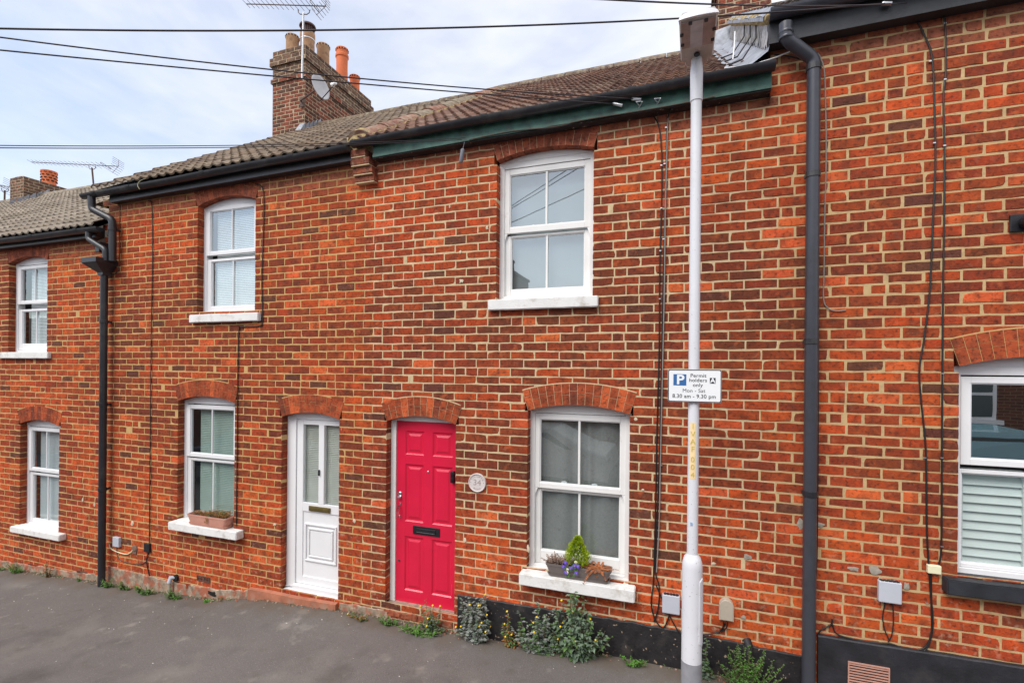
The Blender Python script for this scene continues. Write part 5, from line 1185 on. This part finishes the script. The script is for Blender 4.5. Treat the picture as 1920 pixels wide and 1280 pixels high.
cable([(1530, 340), (1534, 500), (1534, 700), (1533, 900), (1531, 1050), (1527, 1110)], .007, 'black cable hugging the right side of the grey-black downpipe')
cable([(1452, 103, -.03), (1480, 106, -.03), (1505, 113, -.03), (1514, 120, -.03)], .006, 'short black cable from the gutter end to the grey-black downpipe')
cable([(205, 1020), (208, 1028), (225, 1036), (240, 1038), (250, 1030)], .006, 'tan conduit curving from the black downpipe to the brown disc', M_cream)
cable([(219, 1024), (221, 1045), (235, 1053), (262, 1057), (274, 1052)], .005, 'dark cable looping from the small grey box to the black box', M_cablebr)
cable([(225, 385), (224, 430), (224, 480), (222, 505), (215, 513), (205, 519)], .005, 'brown cable beside the hopper of the black downpipe', M_cablebr)
cable([(880, 262, -.125), (960, 246, -.125), (1040, 238, -.125), (1090, 226, -.125), (1200, 208, -.125), (1290, 192, -.125), (1340, 181, -.125)], .004, 'thin brown wire pinned along the lower edge of the green eaves board', M_cablebr)
cable([(262, 355, -.235), (258, 347, -.235), (265, 338, -.17), (290, 330, -.1), (330, 318, -.05)], .0045, 'stiff loop of straw-coloured wire over the gutter at left', mat('straw_wire', (.25, .22, .13), .7), name='loose_wire')
# ------------------------------------------------------------------ boxes on the wall
def boxthing(name, cat, lab, x0, y0, x1, y1, dep, mt, ch=.006, extra=None, grp=None):
    a = WP(x0, (y0 + y1) / 2, -dep); c_ = WP(x1, (y0 + y1) / 2, -dep); m_ = WP((x0 + x1) / 2, y0, -dep); n_ = WP((x0 + x1) / 2, y1, -dep)
    o = empty(name, ((a.x + c_.x) / 2, 0, n_.z), lab, cat, grp); b = MB(); b.box(a.x, c_.x, -dep, -.001, n_.z, m_.z, 0, ch); b.build('cover', mt, o)
    if extra: extra(o, a.x, c_.x, n_.z, m_.z, dep)
    return o
def fins(o, xa, xb, z0, z1, dep):
    b = MB(); n = 5; w_ = (xb - xa) / (n + 1)
    for k in range(n): b.box(xa + w_ * (k + .6), xa + w_ * (k + 1.35), -dep + .004, -.008, z1, z1 + .006)
    b.box(xa + .01, xb - .01, -dep + .012, -.005, z1 - .001, z1 + .003); b.build('vent_fins', M_blkiron, o)
    b = MB(); b.box(xa + .01, xb - .01, -.006, -.0005, z0 - .008, z1 + .004); b.build('back_plate', M_boxg, o)
boxthing('terminal_box', 'utility box', 'square pale grey terminal box just left of the lamp post base', 1241.5, 1116, 1275, 1151, .045, M_boxg, .008, fins, 'grey terminal boxes')
boxthing('terminal_box', 'utility box', 'square pale grey terminal box on the right-hand house, with two thin cables below it', 1648, 1091, 1692, 1131, .045, M_boxg, .008, fins, 'grey terminal boxes')
boxthing('terminal_box', 'utility box', 'tiny grey terminal box beside the foot of the black downpipe', 210.5, 1007, 222, 1025, .04, M_boxg, .006, None, 'grey terminal boxes')
boxthing('junction_box', 'utility box', 'small black junction box on the cable near the foot of the black downpipe', 269.5, 1019, 279.5, 1035, .03, M_blkiron, .003)
boxthing('junction_box', 'utility box', 'cream plastic junction box beside the black window sill', 1740, 1060, 1766, 1076, .035, M_cream, .006)
p = WP(252, 1028, -.01); b = MB(); b.lathe([(.045, 0), (.045, .010), (.03, .018), (.001, .02)], (p.x, -.001, p.z), 20, axis=(0, -1, 0)); b.box(p.x - .03, p.x + .03, -.012, -.001, p.z - .07, p.z); tag(b.build('cover_disc', mat('brown_disc', (.20, .12, .09), .8, var=.2)), 'round brown blanking cover between the small grey box and the black box', 'cover')
# beige domed cover
a = WP(1348.5, 1160, -.05); c_ = WP(1376, 1160, -.05); zt_ = WP(1362, 1124, -.05).z; zb_ = WP(1362, 1164, -.05).z
o = empty('cable_cover', ((a.x + c_.x) / 2, 0, zb_), 'beige dome-topped cable cover on the wall right of the lamp post base', 'cable cover')
b = MB(); hw_ = (c_.x - a.x) / 2; xc_ = (a.x + c_.x) / 2; poly = [(xc_ - hw_, zb_), (xc_ + hw_, zb_)] + [(xc_ + hw_ * math.cos(t * math.pi / 12), zt_ - hw_ + hw_ * math.sin(t * math.pi / 12)) for t in range(13)]
bm = bmesh.new(); vs = [bm.verts.new((x, -.05, z)) for x, z in poly]; f0 = bm.faces.new(vs); e = bmesh.ops.extrude_face_region(bm, geom=[f0]); [setattr(v, 'co', v.co + Vector((0, .049, 0))) for v in e['geom'] if isinstance(v, bmesh.types.BMVert)]
bmesh.ops.bevel(bm, geom=[ed for ed in bm.edges if all(v.co.y < -.04 for v in ed.verts)], offset=.008, segments=3, affect='EDGES'); b.addbm(bm); b.build('cover', M_boxbeige, o)
b = MB(); b.lathe([(.006, 0), (.006, .003), (.001, .004)], (xc_, -.05, zt_ - .05), 12, axis=(0, -1, 0)); b.build('screw', M_boxbeige, o)
cable([(1357, 1165, -.02), (1356, 1175, -.015), (1350, 1182)], .005, 'short black tail below the beige cover, left strand'); cable([(1364, 1165, -.02), (1362, 1176, -.015), (1352, 1184)], .005, 'short black tail below the beige cover, right strand')
# black fitting cut by the right edge
p = WP(1917, 416, -.04); b = MB(); b.box(p.x - .055, p.x + .09, -.02, -.001, p.z - .06, p.z + .06, 0, .004); b.lathe([(.045, 0), (.05, .03), (.045, .09), (.03, .10)], (p.x + .03, -.02, p.z), 18, axis=(0, -1, 0)); tag(b.build('wall_fitting', M_blkiron), 'black bracket fitting half cut by the right edge of the photo', 'fitting')
# waste pipe by the white door side
p = WP(320, 1084, -.05); o = empty('waste_pipe', (p.x, -.05, gz(p.x)), 'short grey waste pipe elbow coming out of the wall above the weeds', 'waste pipe')
b = MB(); b.lathe([(.04, 0), (.04, .03)], (p.x + .04, 0.0, p.z), 16, axis=(0, -1, 0)); b.build('wall_hole', M_hole, o); b = MB(); b.tube([(p.x + .03, .0, p.z), (p.x, -.05, p.z + .01), (p.x - .012, -.055, p.z - .05)], [.022, .028, .028], 12); b.build('elbow', M_boxg, o, smooth=True); b = MB(); b.tube([(p.x - .012, -.055, p.z - .05), (p.x - .012, -.055, gz(p.x) - .05)], .021, 12); b.build('tail', mat('bleached_pipe', (.40, .34, .26), .8, var=.2), o, smooth=True)
# black drain stub at the black plinth
p = WP(1403, 1208, -.03); q_ = WP(1405, 1250, -.06); b = MB(); b.tube([p + Vector((-.01, .03, .02)), p, q_ + Vector((0, 0, .03)), q_ + Vector((0, 0, -.05))], [.035, .034, .022, .018], 12); tag(b.build('drain_spout', M_plinth, smooth=True), 'black painted drain spout in the plinth behind the leafy sprig', 'drain spout')
# hole at the wall foot
blob(B_, 397, 1112, .085, .034, M_hole, 'drain_hole', y=-.024)
# ------------------------------------------------------------------ house number plaque
pc = WP(894.2, 904.8, -.02); o = empty('number_plaque', pc, 'round pale stone house number plaque 34 on the wall right of the raspberry door', 'plaque')
r_ = (WP(911.5, 905, -.02).x - WP(878.7, 905, -.02).x) / 2
b = MB(); b.lathe([(r_ * .99, 0), (r_, .012), (r_ * .97, .020), (r_ * .93, .022), (r_ * .88, .020), (r_ * .86, .015), (.001, .015)], (pc.x, -.001, pc.z), 48, axis=(0, -1, 0)); b.build('disc', M_plaque, o, smooth=True)
text('34', r_ * .86, (pc.x, -.0165, pc.z), M_plaquetxt, 'lettering', o, bold=-.0002, sx=1.1)
for (word, base, stp) in (('VICTORIA', 90, -17.5), ('ROAD', -90, 19)):
    n = len(word)
    for i, ch in enumerate(word):
        ang = R(base + stp * (i - (n - 1) / 2)); rad = r_ * .70
        rot = ang - math.pi / 2 if base > 0 else ang + math.pi / 2
        Mx = Matrix.Translation((pc.x + rad * math.cos(ang), -.0165, pc.z + rad * math.sin(ang))) @ Matrix.Rotation(math.pi / 2, 4, 'X') @ Matrix.Rotation(rot, 4, 'Z')
        text(ch, r_ * .30, None, M_plaquetxt, 'lettering', o, M=Mx)
b = MB()
for s_ in (-1, 1): b.lathe([(.003, 0), (.003, .001)], (pc.x + s_ * r_ * .72, -.016, pc.z), 10, axis=(0, -1, 0))
b.build('screw', M_blkiron, o)
# ------------------------------------------------------------------ plants
def leafq(mb, p, d, n_, l, w_, fold=.3):
    d = d.normalized(); s_ = d.cross(n_)
    if s_.length < 1e-4: s_ = Vector((1, 0, 0))
    s_.normalize(); n_ = s_.cross(d)
    mid = p + d * l * .5 - n_ * l * .0; tip = p + d * l - n_ * l * .15
    a, b_ = mid + s_ * w_ * .5 + n_ * w_ * fold, mid - s_ * w_ * .5 + n_ * w_ * fold
    i = [mb.vert(q) for q in (p, a, tip, b_, mid)]
    mb.fi([i[0], i[1], i[4]]); mb.fi([i[1], i[2], i[4]]); mb.fi([i[2], i[3], i[4]]); mb.fi([i[3], i[0], i[4]])
def rv(r): return Vector((r.gauss(0, 1), r.gauss(0, 1), r.gauss(0, 1))).normalized()
def weed(base, w_, h_, n, ls, mats, lab, seed, grp, flowers=0, droop=.2, name='weed', depth=.6, lobes=False, cat='weed', spread=1.0):
    r = random.Random(seed); base = Vector(base); o = empty(name, base, lab, cat, grp); st = MB(); lv = [MB() for _ in mats]; fl = MB()
    for k in range(n):
        an = r.random() * 2 * math.pi; tx = w_ * .5 * math.cos(an) * math.sqrt(r.random()); ty = -abs(w_ * .5 * depth * math.sin(an) * math.sqrt(r.random())) - .01
        hh = h_ * (.25 + .95 * r.random() ** 1.3) * (1 - .5 * abs(tx) / (w_ * .5 + .001) * spread)
        b0 = base + Vector((tx * .35, min(ty * .3, -.015), -.01)); tip = base + Vector((tx, ty, hh)); mid = (b0 + tip) / 2 + Vector((tx * .15, ty * .1, hh * .15)); P = [b0, mid, tip]
        st.tube(P, [.0035, .0028, .0015], 4)
        m_ = 5 + int(hh / ls * 2.2)
        for j in range(m_):
            t = (j + .5) / m_; q = b0 * (1 - t) ** 2 + mid * 2 * t * (1 - t) + tip * t * t
            a2 = r.random() * 2 * math.pi; d_ = Vector((math.cos(a2), math.sin(a2) - .3, .35 + r.gauss(0, .3) - droop)); d_.normalize(); sz = ls * (.6 + .7 * r.random()) * (1.15 - .55 * t)
            M_ = lv[min(len(mats) - 1, int(r.random() * len(mats)))]
            if lobes:
                leafq(M_, q, d_, Vector((0, -.3, 1)), sz, sz * .38)
                for s_ in (-1, 1):
                    for u in (.35, .6, .82): sd_ = d_.cross(Vector((0, 0, 1))).normalized() * s_; leafq(M_, q + d_ * sz * u, (sd_ + d_ * .6), Vector((0, -.3, 1)), sz * .38 * (1.2 - u * .5), sz * .18)
            else: leafq(M_, q, d_, Vector((0, -.4, 1)), sz, sz * .55)
        if k < flowers:
            c_ = tip + Vector((0, -.01, .01)); fl.lathe([(.003, -.006), (.008, 0), (.009, .004), (.004, .007)], c_, 7, axis=(r.gauss(0, .4), -.6, .8))
            st.tube([tip, c_], .0012, 4)
    st.build('stem', M_stem, o)
    for i, M_ in enumerate(lv):
        if M_.f: M_.build('leaves', mats[i], o)
    if flowers: fl.build('flowers', M_yf, o)
    return o
def gpt(px, py, y=-.05): # wall-foot point below pixel x
    x = W(px, py, y)[0]; return (x, y, gz(x, y))
GR = 'weeds along the foot of the wall'
weed(gpt(893, 1190), .46, .48, 32, .052, [M_gs, M_gg, M_gs], 'silver-leaved ragwort with yellow flower heads right beside the raspberry door', 1, GR, 12, lobes=True)
weed(gpt(957, 1195), .20, .38, 12, .035, [M_g2, M_dry], 'thin straggly seedling with small pale flowers between two big ragworts', 2, GR, 5)
weed(gpt(1010, 1200), .54, .48, 30, .052, [M_gs, M_gg, M_g2], 'silvery ragwort clump to the left below the white sill', 3, GR, 4, lobes=True)
weed(gpt(1083, 1215), .70, .56, 44, .060, [M_gg, M_g2, M_gg], 'largest broad-leaved ragwort clump, centred below the white sill', 4, GR, 5, droop=.35)
weed(gpt(1085, 1190), .30, .64, 12, .045, [M_gg, M_g2], 'tall ragwort stem with buds reaching up to the white sill', 41, GR, 9, lobes=True)
weed(gpt(1190, 1228, -.06), .30, .09, 22, .028, [M_g1, leaf2 if 0 else M_g1], 'low bright green chickweed mat left of the lamp post', 5, GR, 0)
weed(gpt(1322, 1250, -.05), .14, .30, 10, .04, [M_gg, M_g2], 'fern-like grey weed hiding behind the lamp post base', 6, GR, 0, lobes=True)
weed(gpt(1402, 1278, -.07), .55, .40, 48, .026, [M_g1, M_g2], 'bushy small-leaved green weed by the drain spout', 7, GR, 0)
weed(gpt(812, 1172, -.07), .30, .34, 24, .036, [M_gg, M_g2], 'dark ragwort with yellow flowers on the raspberry door step', 8, GR, 6, lobes=True)
weed(gpt(788, 1172, -.11), .50, .09, 30, .032, [M_g1], 'spreading bright green weed mat in front of the raspberry door step', 9, GR)
weed(gpt(730, 1160, -.08), .30, .10, 18, .032, [M_g1, M_g2], 'green weed tuft at the left foot of the raspberry door', 10, GR)
weed(gpt(680, 1150, -.07), .40, .07, 20, .025, [M_dry, M_g2], 'dry brown and green weed strip between the two doors', 11, GR, 1)
weed(gpt(207, 1085, -.06), .30, .13, 18, .036, [M_g1, M_g2], 'green weed tuft touching the foot of the black downpipe', 12, GR)
weed(gpt(238, 1092, -.06), .26, .11, 16, .034, [M_g1, M_g2], 'second green weed tuft to the right of the black downpipe', 13, GR)
weed(gpt(275, 1098, -.06), .40, .12, 26, .034, [M_g1, M_g2], 'widest of the green weed tufts between downpipe and waste pipe', 14, GR)
weed(gpt(330, 1112, -.08), .32, .11, 18, .034, [M_g2, M_g1], 'sparse green weed in front of the waste pipe', 15, GR)
weed(gpt(393, 1120, -.06), .20, .05, 9, .03, [M_g1], 'small leaf tuft growing in the drain hole at the wall foot', 16, GR)
weed(gpt(36, 1068, -.05), .40, .15, 18, .034, [M_g1], 'bright green weed tuft nearest the left edge of the photo', 17, GR)
weed(gpt(4, 1060, -.05), .40, .08, 12, .03, [M_g1], 'low weed cut by the left edge of the photo', 171, GR)
weed(gpt(93, 1074, -.05), .20, .24, 9, .034, [M_gg, M_dry], 'tall dry-headed weed below the far left sill', 18, GR)
weed(gpt(152, 1083, -.05), .12, .08, 6, .028, [M_g1], 'small weed left of the black downpipe', 19, GR)
# ------------------------------------------------------------------ window troughs
def trough(name, cat, lab, x0, x1, yb, yf, zb, h_, mt, saucer=True, r_=.02):
    cx, cy = (x0 + x1) / 2, (yb + yf) / 2; hw, hd = (x1 - x0) / 2, (yb - yf) / 2
    o = empty(name, (cx, cy, zb), lab, cat, 'window troughs')
    def ring(s_, z, rr_=.03): return [(cx + p[0], cy + p[1], z) for p in rrect(hw * s_, hd * (s_ - (1 - s_) * .6), rr_)]
    b = MB(); lv = [(.88, zb + .012), (.97, zb + h_ - .03), (.97, zb + h_ - .022), (1.0, zb + h_ - .02), (1.0, zb + h_), (.965, zb + h_), (.95, zb + h_ - .035)]
    rg = [[b.vert(p) for p in ring(s_, z)] for s_, z in lv]; n = len(rg[0])
    for a, c_ in zip(rg, rg[1:]):
        for k in range(n): b.fi([a[k], a[(k + 1) % n], c_[(k + 1) % n], c_[k]])
    b.fi(rg[0]); b.build('trough', mt, o, smooth=True)
    b = MB(); b.fi([b.vert(p) for p in ring(.95, zb + h_ - .03)]); b.build('soil', M_soil, o)
    b = MB(); lv = [(.90, zb + .001), (.95, zb + .022), (.92, zb + .022), (.90, zb + .011)]; rg = [[b.vert(p) for p in ring(s_, z)] for s_, z in lv]
    for a, c_ in zip(rg, rg[1:]):
        for k in range(n): b.fi([a[k], a[(k + 1) % n], c_[(k + 1) % n], c_[k]])
    b.fi(rg[0]); b.fi(rg[-1]); b.build('saucer', mt, o, smooth=True); return o
sz = W(972.5, 1074, -.12)[1] + .004; Yf = -.095
tx0, tx1 = W(1021.5, 1080, Yf)[0], W(1145, 1095, Yf)[0]; th = .115
trough('window_trough', 'planter', 'dark grey plastic trough with living plants on the lower sill of the net-curtained window', tx0, tx1, .045, Yf, sz, th, M_planter)
zt_ = sz + th - .03; tw = tx1 - tx0
# golden conifer
cx_ = W(1083, 1060, -.03)[0]; co = empty('dwarf_conifer', (cx_, -.03, zt_), 'bright yellow-green dwarf conifer in the middle of the grey trough', 'shrub'); r = random.Random(5); m1, m2 = MB(), MB(); hC = .275
for k in range(2600):
    t = r.random() ** .8; z = t * hC; rad = .104 * (math.sin(min(1, (t + .12) / .42) * math.pi / 2)) * (1 - max(0, t - .28) / .72) ** .75 * (1 + .10 * math.sin(k % 7)) + .004
    a = r.random() * 2 * math.pi; q = (.45 + .55 * math.sqrt(r.random())); rr_ = rad * q * (1 + .38 * noise.noise(Vector((math.cos(a) * 2.2, math.sin(a) * 2.2, t * 6)))); rr_ *= 1.25 if (math.cos(a) < -.3 and .5 < t < .72) else 1
    p = Vector((cx_ + rr_ * math.cos(a), -.03 + rr_ * math.sin(a) * .75, zt_ + z)); d_ = Vector((math.cos(a) * .7, math.sin(a) * .7, 1.1)) + rv(r) * .25
    leafq(m1 if q > .75 else m2, p, d_, rv(r), .020 + .012 * r.random(), .0075, .2)
m1.build('foliage', M_conif, co); m2.build('inner_foliage', M_conif2, co)
# dry heather at the left
hx = tx0 + tw * .20; ho = empty('dry_heather', (hx, -.03, zt_), 'withered grey-brown heather at the left end of the grey trough', 'plant'); m1 = MB(); st = MB(); r = random.Random(9)
for k in range(120):
    a = r.random() * 2 * math.pi; d_ = Vector((math.cos(a) * (1.0 if r.random() < .5 else .5), math.sin(a) * .5, .35 + .5 * r.random())).normalized(); l = .05 + .065 * r.random(); b0 = Vector((hx + (r.random() - .5) * .16, -.03 + (r.random() - .5) * .05, zt_)); e = b0 + d_ * l
    st.tube([b0, (b0 + e) / 2 + Vector((0, 0, .008)), e], .0022, 4)
    for j in range(26): t = .25 + .75 * r.random(); p = b0 + (e - b0) * t; leafq(m1, p, d_ * .5 + rv(r) * .8, rv(r), .014, .006, .1)
st.build('stem', M_heath, ho); m1.build('leaves', M_heath, ho)
# orange-brown dead fern at the right
fx_ = tx0 + tw * .78; fo_ = empty('dead_fern', (fx_, -.04, zt_), 'orange-brown dead fern sprawling over the right end of the grey trough', 'plant'); m1 = MB(); r = random.Random(12)
for k in range(75):
    a = r.random() * 2 * math.pi; up_ = .15 + .6 * r.random(); d_ = Vector((math.cos(a), math.sin(a) * .55 - .12, up_)).normalized(); l = .05 + .085 * r.random(); b0 = Vector((fx_ + (r.random() - .5) * .13, -.04, zt_ + .008)); n = 9; pv = b0
    for j in range(1, n + 1):
        t = j / n; p = b0 + d_ * l * t - Vector((0, 0, .055 * t * t * (1.2 - up_))); m1.tube([pv, p], .0016, 3)
        for s_ in (-1, 1): leafq(m1, p, d_ + d_.cross(Vector((0, 0, 1))) * s_ * 1.3, Vector((0, -.5, 1)), .024 * (1.1 - .6 * t), .008, .1)
        pv = p
for (ex, ez) in ((-.10, -.085), (.09, -.03)):
    b0 = Vector((fx_, -.06, zt_ + .02)); e = Vector((fx_ + ex, -.125, zt_ + ez))
    for j in range(14):
        t = j / 13; p = b0 + (e - b0) * t + Vector((0, 0, .03 * math.sin(t * math.pi)))
        for s_ in (-1, 1): leafq(m1, p, (e - b0).normalized() + Vector((s_ * .7, 0, .2)), Vector((0, -1, .3)), .024 * (1.1 - .6 * t), .009, .1)
m1.build('fronds', M_fernb, fo_)
# violas
vx = tx0 + tw * .375; vo = empty('viola', (vx, Yf, zt_), 'small violet and cream violas spilling over the front of the grey trough', 'flower'); pu, wh, le, ce = MB(), MB(), MB(), MB(); r = random.Random(3)
def bloom(px, py, mb_, rad=.017):
    c_ = WP(px, py, Yf - .03)
    for k, (a, s_) in enumerate(((60, 1), (120, 1), (180, .9), (0, .9), (270, 1.15))):
        dd = Vector((math.cos(R(a)), -.15, math.sin(R(a)))); cc = c_ + dd * rad * .55; n = 9; ids = [mb_.vert(cc + Vector((math.cos(2 * math.pi * t / n) * rad * .6 * s_, .002 * k, math.sin(2 * math.pi * t / n) * rad * .6 * s_))) for t in range(n)]; mb_.fi(ids)
    ce.lathe([(.003, 0), (.002, .003)], c_ + Vector((0, -.004, 0)), 6, axis=(0, -1, 0))
for (px, py) in ((1060, 1054.5), (1056, 1062), (1070, 1065.5), (1077, 1061), (1083.5, 1061.5), (1080.5, 1074.5), (1060.5, 1073)): bloom(px, py, pu)
for (px, py) in ((1079.5, 1054), (1063.5, 1067.5), (1063, 1073)): bloom(px, py, wh, .014)
for k in range(45): p = WP(1058 + 26 * r.random(), 1060 + 22 * r.random(), Yf - .012 - .012 * r.random()); leafq(le, p, rv(r) + Vector((0, -.4, 0)), Vector((0, -1, .3)), .020, .010)
pu.build('violet_petals', M_pur, vo); wh.build('cream_petals', M_whp, vo); le.build('leaves', M_g1, vo); ce.build('flower_eyes', M_yf, vo)
# terracotta-coloured trough
sz = W(314.5, 978, -.11)[1] + .005; Yf = -.10; tx0, tx1 = W(348.5, 975, Yf)[0], W(420, 985, Yf)[0] + .02
trough('window_trough', 'planter', 'pinkish terracotta-coloured trough with withered plants on the sill left of the white door', tx0, tx1, .06, Yf, sz, .125, M_plantp)
zt_ = sz + .125 - .03; r = random.Random(8); o = empty('withered_plant', ((tx0 + tx1) / 2, -.03, zt_), 'withered brown bedding plants in the pinkish trough', 'plant'); m1 = MB(); m2 = MB()
for k in range(900):
    u = r.random(); x = tx0 + (tx1 - tx0) * (.1 + .84 * u); dens = .4 + (u > .5) * .6
    if r.random() > dens: continue
    p = Vector((x, Yf + .03 + .10 * r.random(), zt_ + .015 + .035 * r.random() * (1 + .8 * (u > .45)))); leafq(m1 if r.random() < .8 else m2, p, rv(r) + Vector((0, -.2, .5)), rv(r), .026, .010)
for k in range(14): p = Vector((tx0 + (tx1 - tx0) * (.5 + .06 * r.random()), Yf - .004, zt_ + .025 - k * .004)); leafq(m1, p, Vector((.3 * r.gauss(0, 1), -.2, -1)), Vector((0, -1, 0)), .028, .012)
m1.build('leaves', M_dry, o); m2.build('green_leaves', M_g2, o)
# moss, soil crumbs and seedlings in the crack at the wall foot
r = random.Random(71); ms, gr = MB(), MB()
for k in range(2600):
    x = -10 + 11 * r.random(); dens = .5 + noise.noise(Vector((x * 1.6, 0, 0))) 
    if r.random() > dens: continue
    y = -.012 - abs(r.gauss(0, .035)); p = Vector((x, y, gz(x, y) + .002))
    if r.random() < .62: leafq(ms, p, rv(r) * .7 + Vector((0, -.3, .8)), rv(r), .012 + .018 * r.random(), .010, .2)
    else: s_ = .003 + .006 * r.random(); gr.box(x - s_, x + s_ * 1.3, y - s_, y + s_, p.z - .003, p.z + s_ * .8, 0, 0)
tag(ms.build('moss', M_g2), kind='stuff'); tag(gr.build('soil_crumbs', M_cement), kind='stuff')
# loose grit on the pavement
r = random.Random(44); b = MB()
for k in range(130):
    x = -8 + 9 * r.random(); y = -.03 - abs(r.gauss(0, .55)); y = max(y, -1.9); s_ = .0016 + .0045 * r.random() ** 2
    bm = bmesh.new(); bmesh.ops.create_icosphere(bm, subdivisions=1, radius=s_); b.addbm(bm, 0, Matrix.Translation((x, y, gz(x, y) + s_ * .4)) @ Matrix.Diagonal((1 + r.random(), 1, .5, 1)))
tag(b.build('grit', M_stonechip), kind='stuff')
# ------------------------------------------------------------------ what the window glass reflects: the opposite side of the street
op_ = empty('terraced_house', (0, -11, -.2), 'brick terrace across the street, visible only as a reflection in the window panes', 'house')
MBR = bpy.data.materials.new('opposite_brick'); MBR.use_nodes = True; nt = MBR.node_tree; bt = nt.nodes.new('ShaderNodeTexBrick'); tcc = nt.nodes.new('ShaderNodeTexCoord'); mpp = nt.nodes.new('ShaderNodeMapping'); mpp.inputs['Rotation'].default_value = (math.pi / 2, 0, 0)
nt.links.new(tcc.outputs['Object'], mpp.inputs[0]); nt.links.new(mpp.outputs[0], bt.inputs[0]); bt.inputs['Color1'].default_value = (.16, .05, .03, 1); bt.inputs['Color2'].default_value = (.09, .035, .025, 1); bt.inputs['Mortar'].default_value = (.25, .17, .11, 1)
bt.inputs['Scale'].default_value = 1; bt.inputs['Brick Width'].default_value = .23; bt.inputs['Row Height'].default_value = .08; bt.inputs['Mortar Size'].default_value = .008; nt.links.new(bt.outputs[0], nt.nodes['Principled BSDF'].inputs[0]); nt.nodes['Principled BSDF'].inputs['Roughness'].default_value = .9
b = MB(); b.box(-40, 40, -19, -11, -3, 3.5); b.build('wall', MBR, op_)
b = MB(); b.prism([(-40, 3.5), (40, 3.5), (40, 3.6), (-40, 3.6)], -10.8, -19.2)
b.face([(-40, -10.75, 3.6), (40, -10.75, 3.6), (40, -15, 5.5), (-40, -15, 5.5)]); b.face([(-40, -19.3, 3.6), (40, -19.3, 3.6), (40, -15, 5.5), (-40, -15, 5.5)]); b.build('roof', mat('opposite_roof', (.10, .075, .06), .9), op_)
b = MB()
r_ = ray(958, 520); tt = (D + .12 + 15.12) / r_.y; cxx = r_.x * tt; cz1 = H + ray(965, 517).z * tt; cz2 = H + ray(965, 492).z * tt
for x in (cxx - 9, cxx, cxx + 14): b.box(x - .45, x + .45, -16, -14, 4.5, cz1 - .1); b.box(x - .50, x + .50, -16.05, -13.95, cz1 - .1, cz1)
for x in (cxx - 9, cxx, cxx + 14): b.lathe([(.15, cz1), (.13, cz2 - .12), (.19, cz2 - .08), (.17, cz2)], (x + .12, -14.6, 0), 14)
b.build('chimney', MBR, op_)
def refl(px, py, Yr, Yg=.11): r_ = ray(px, py); t = (D + Yg + (Yg - Yr)) / r_.y; return r_.x * t, H + r_.z * t
rxR, rzT = refl(1867, 720, -10.95); rzB = refl(1850, 788, -10.95)[1]
for x in (-17, -13, -9.2, -5.2, -1.2, rxR - .5, rxR + 4.5, 14.4):
    for zb_ in (rzB,):
        if zb_ > 2: hh_ = 1.0
        else: hh_ = 1.35
        b = MB(); b.box(x - .5, x + .5, -10.97, -10.9, zb_, zb_ + hh_); b.box(x - .62, x + .62, -10.85, -10.99, zb_ - .1, zb_ - .002); wo = b.build('window', M_white, op_)
        b = MB(); b.box(x - .42, x + .42, -10.895, -10.89, zb_ + .08, zb_ + hh_ * .5 - .04); b.box(x - .42, x + .42, -10.895, -10.89, zb_ + hh_ * .5 + .04, zb_ + hh_ - .08); b.build('pane', mat('dark_pane', (.04, .06, .06), .15), wo)
# parked cars at the far kerb, seen only in the glass
def car(x, col, lab, h=1.0):
    o = empty('parked_car', (x, -7.2, -.2), lab, 'car', 'cars reflected in the windows'); z = gz(x, -3) - .14
    prof = [(-2.05, .35), (-2.1, .65), (-1.95, .88), (-1.2, .98), (-.55, 1.42 * h), (.7, 1.46 * h), (1.5, 1.05), (2.0, .95), (2.1, .6), (2.05, .35)]
    b = MB(); secs = [(-.84, .93), (-.80, 1.0), (.80, 1.0), (.84, .93)]; rg = []
    for yy_, s_ in secs: rg.append([b.vert((x + px * 1.0, -7.2 + yy_ * (1.0 if pz_ < 1.0 else .82), z + pz_ * (s_ if pz_ > .9 else 1))) for px, pz_ in prof])
    for a, c_ in zip(rg, rg[1:]):
        for k in range(len(prof)): b.fi([a[k], a[(k + 1) % len(prof)], c_[(k + 1) % len(prof)], c_[k]])
    b.fi(rg[0]); b.fi(rg[-1]); b.build('body', mat('car_paint', col, .25, var=.01, coat=.6), o, smooth=False)
    for yy_ in (-6.50, -7.90):
        b = MB(); b.prism([(x - 1.05, z + 1.0), (x + 1.2, z + 1.0), (x + .62, z + 1.36 * h), (x - .5, z + 1.34 * h)], yy_ - .01, yy_ + .01); b.build('side_glass', mat('car_glass', (.02, .03, .03), .1), o)
        for wx in (-1.3, 1.3):
            b = MB(); b.lathe([(.30, -.09), (.31, -.06), (.31, .06), (.30, .09)], (x + wx, yy_ + (.15 if yy_ < -7.2 else -.15), z + .31), 20, axis=(0, 1, 0)); w2 = b.build('wheel', mat('tyre', (.02, .02, .02), .8), o); b = MB(); b.lathe([(.19, -.1), (.19, .1)], (x + wx, yy_ + (.15 if yy_ < -7.2 else -.15), z + .31), 16, axis=(0, 1, 0)); b.build('rim', M_alu, w2)
car(5.2, (.18, .36, .42), 'pale blue parked car seen only as a reflection in the shuttered window'); car(-3.6, (.55, .56, .57), 'silver parked car seen only as a reflection in the net-curtained window'); car(-12.5, (.05, .06, .09), 'dark parked car across the road beyond the left end of the terrace')
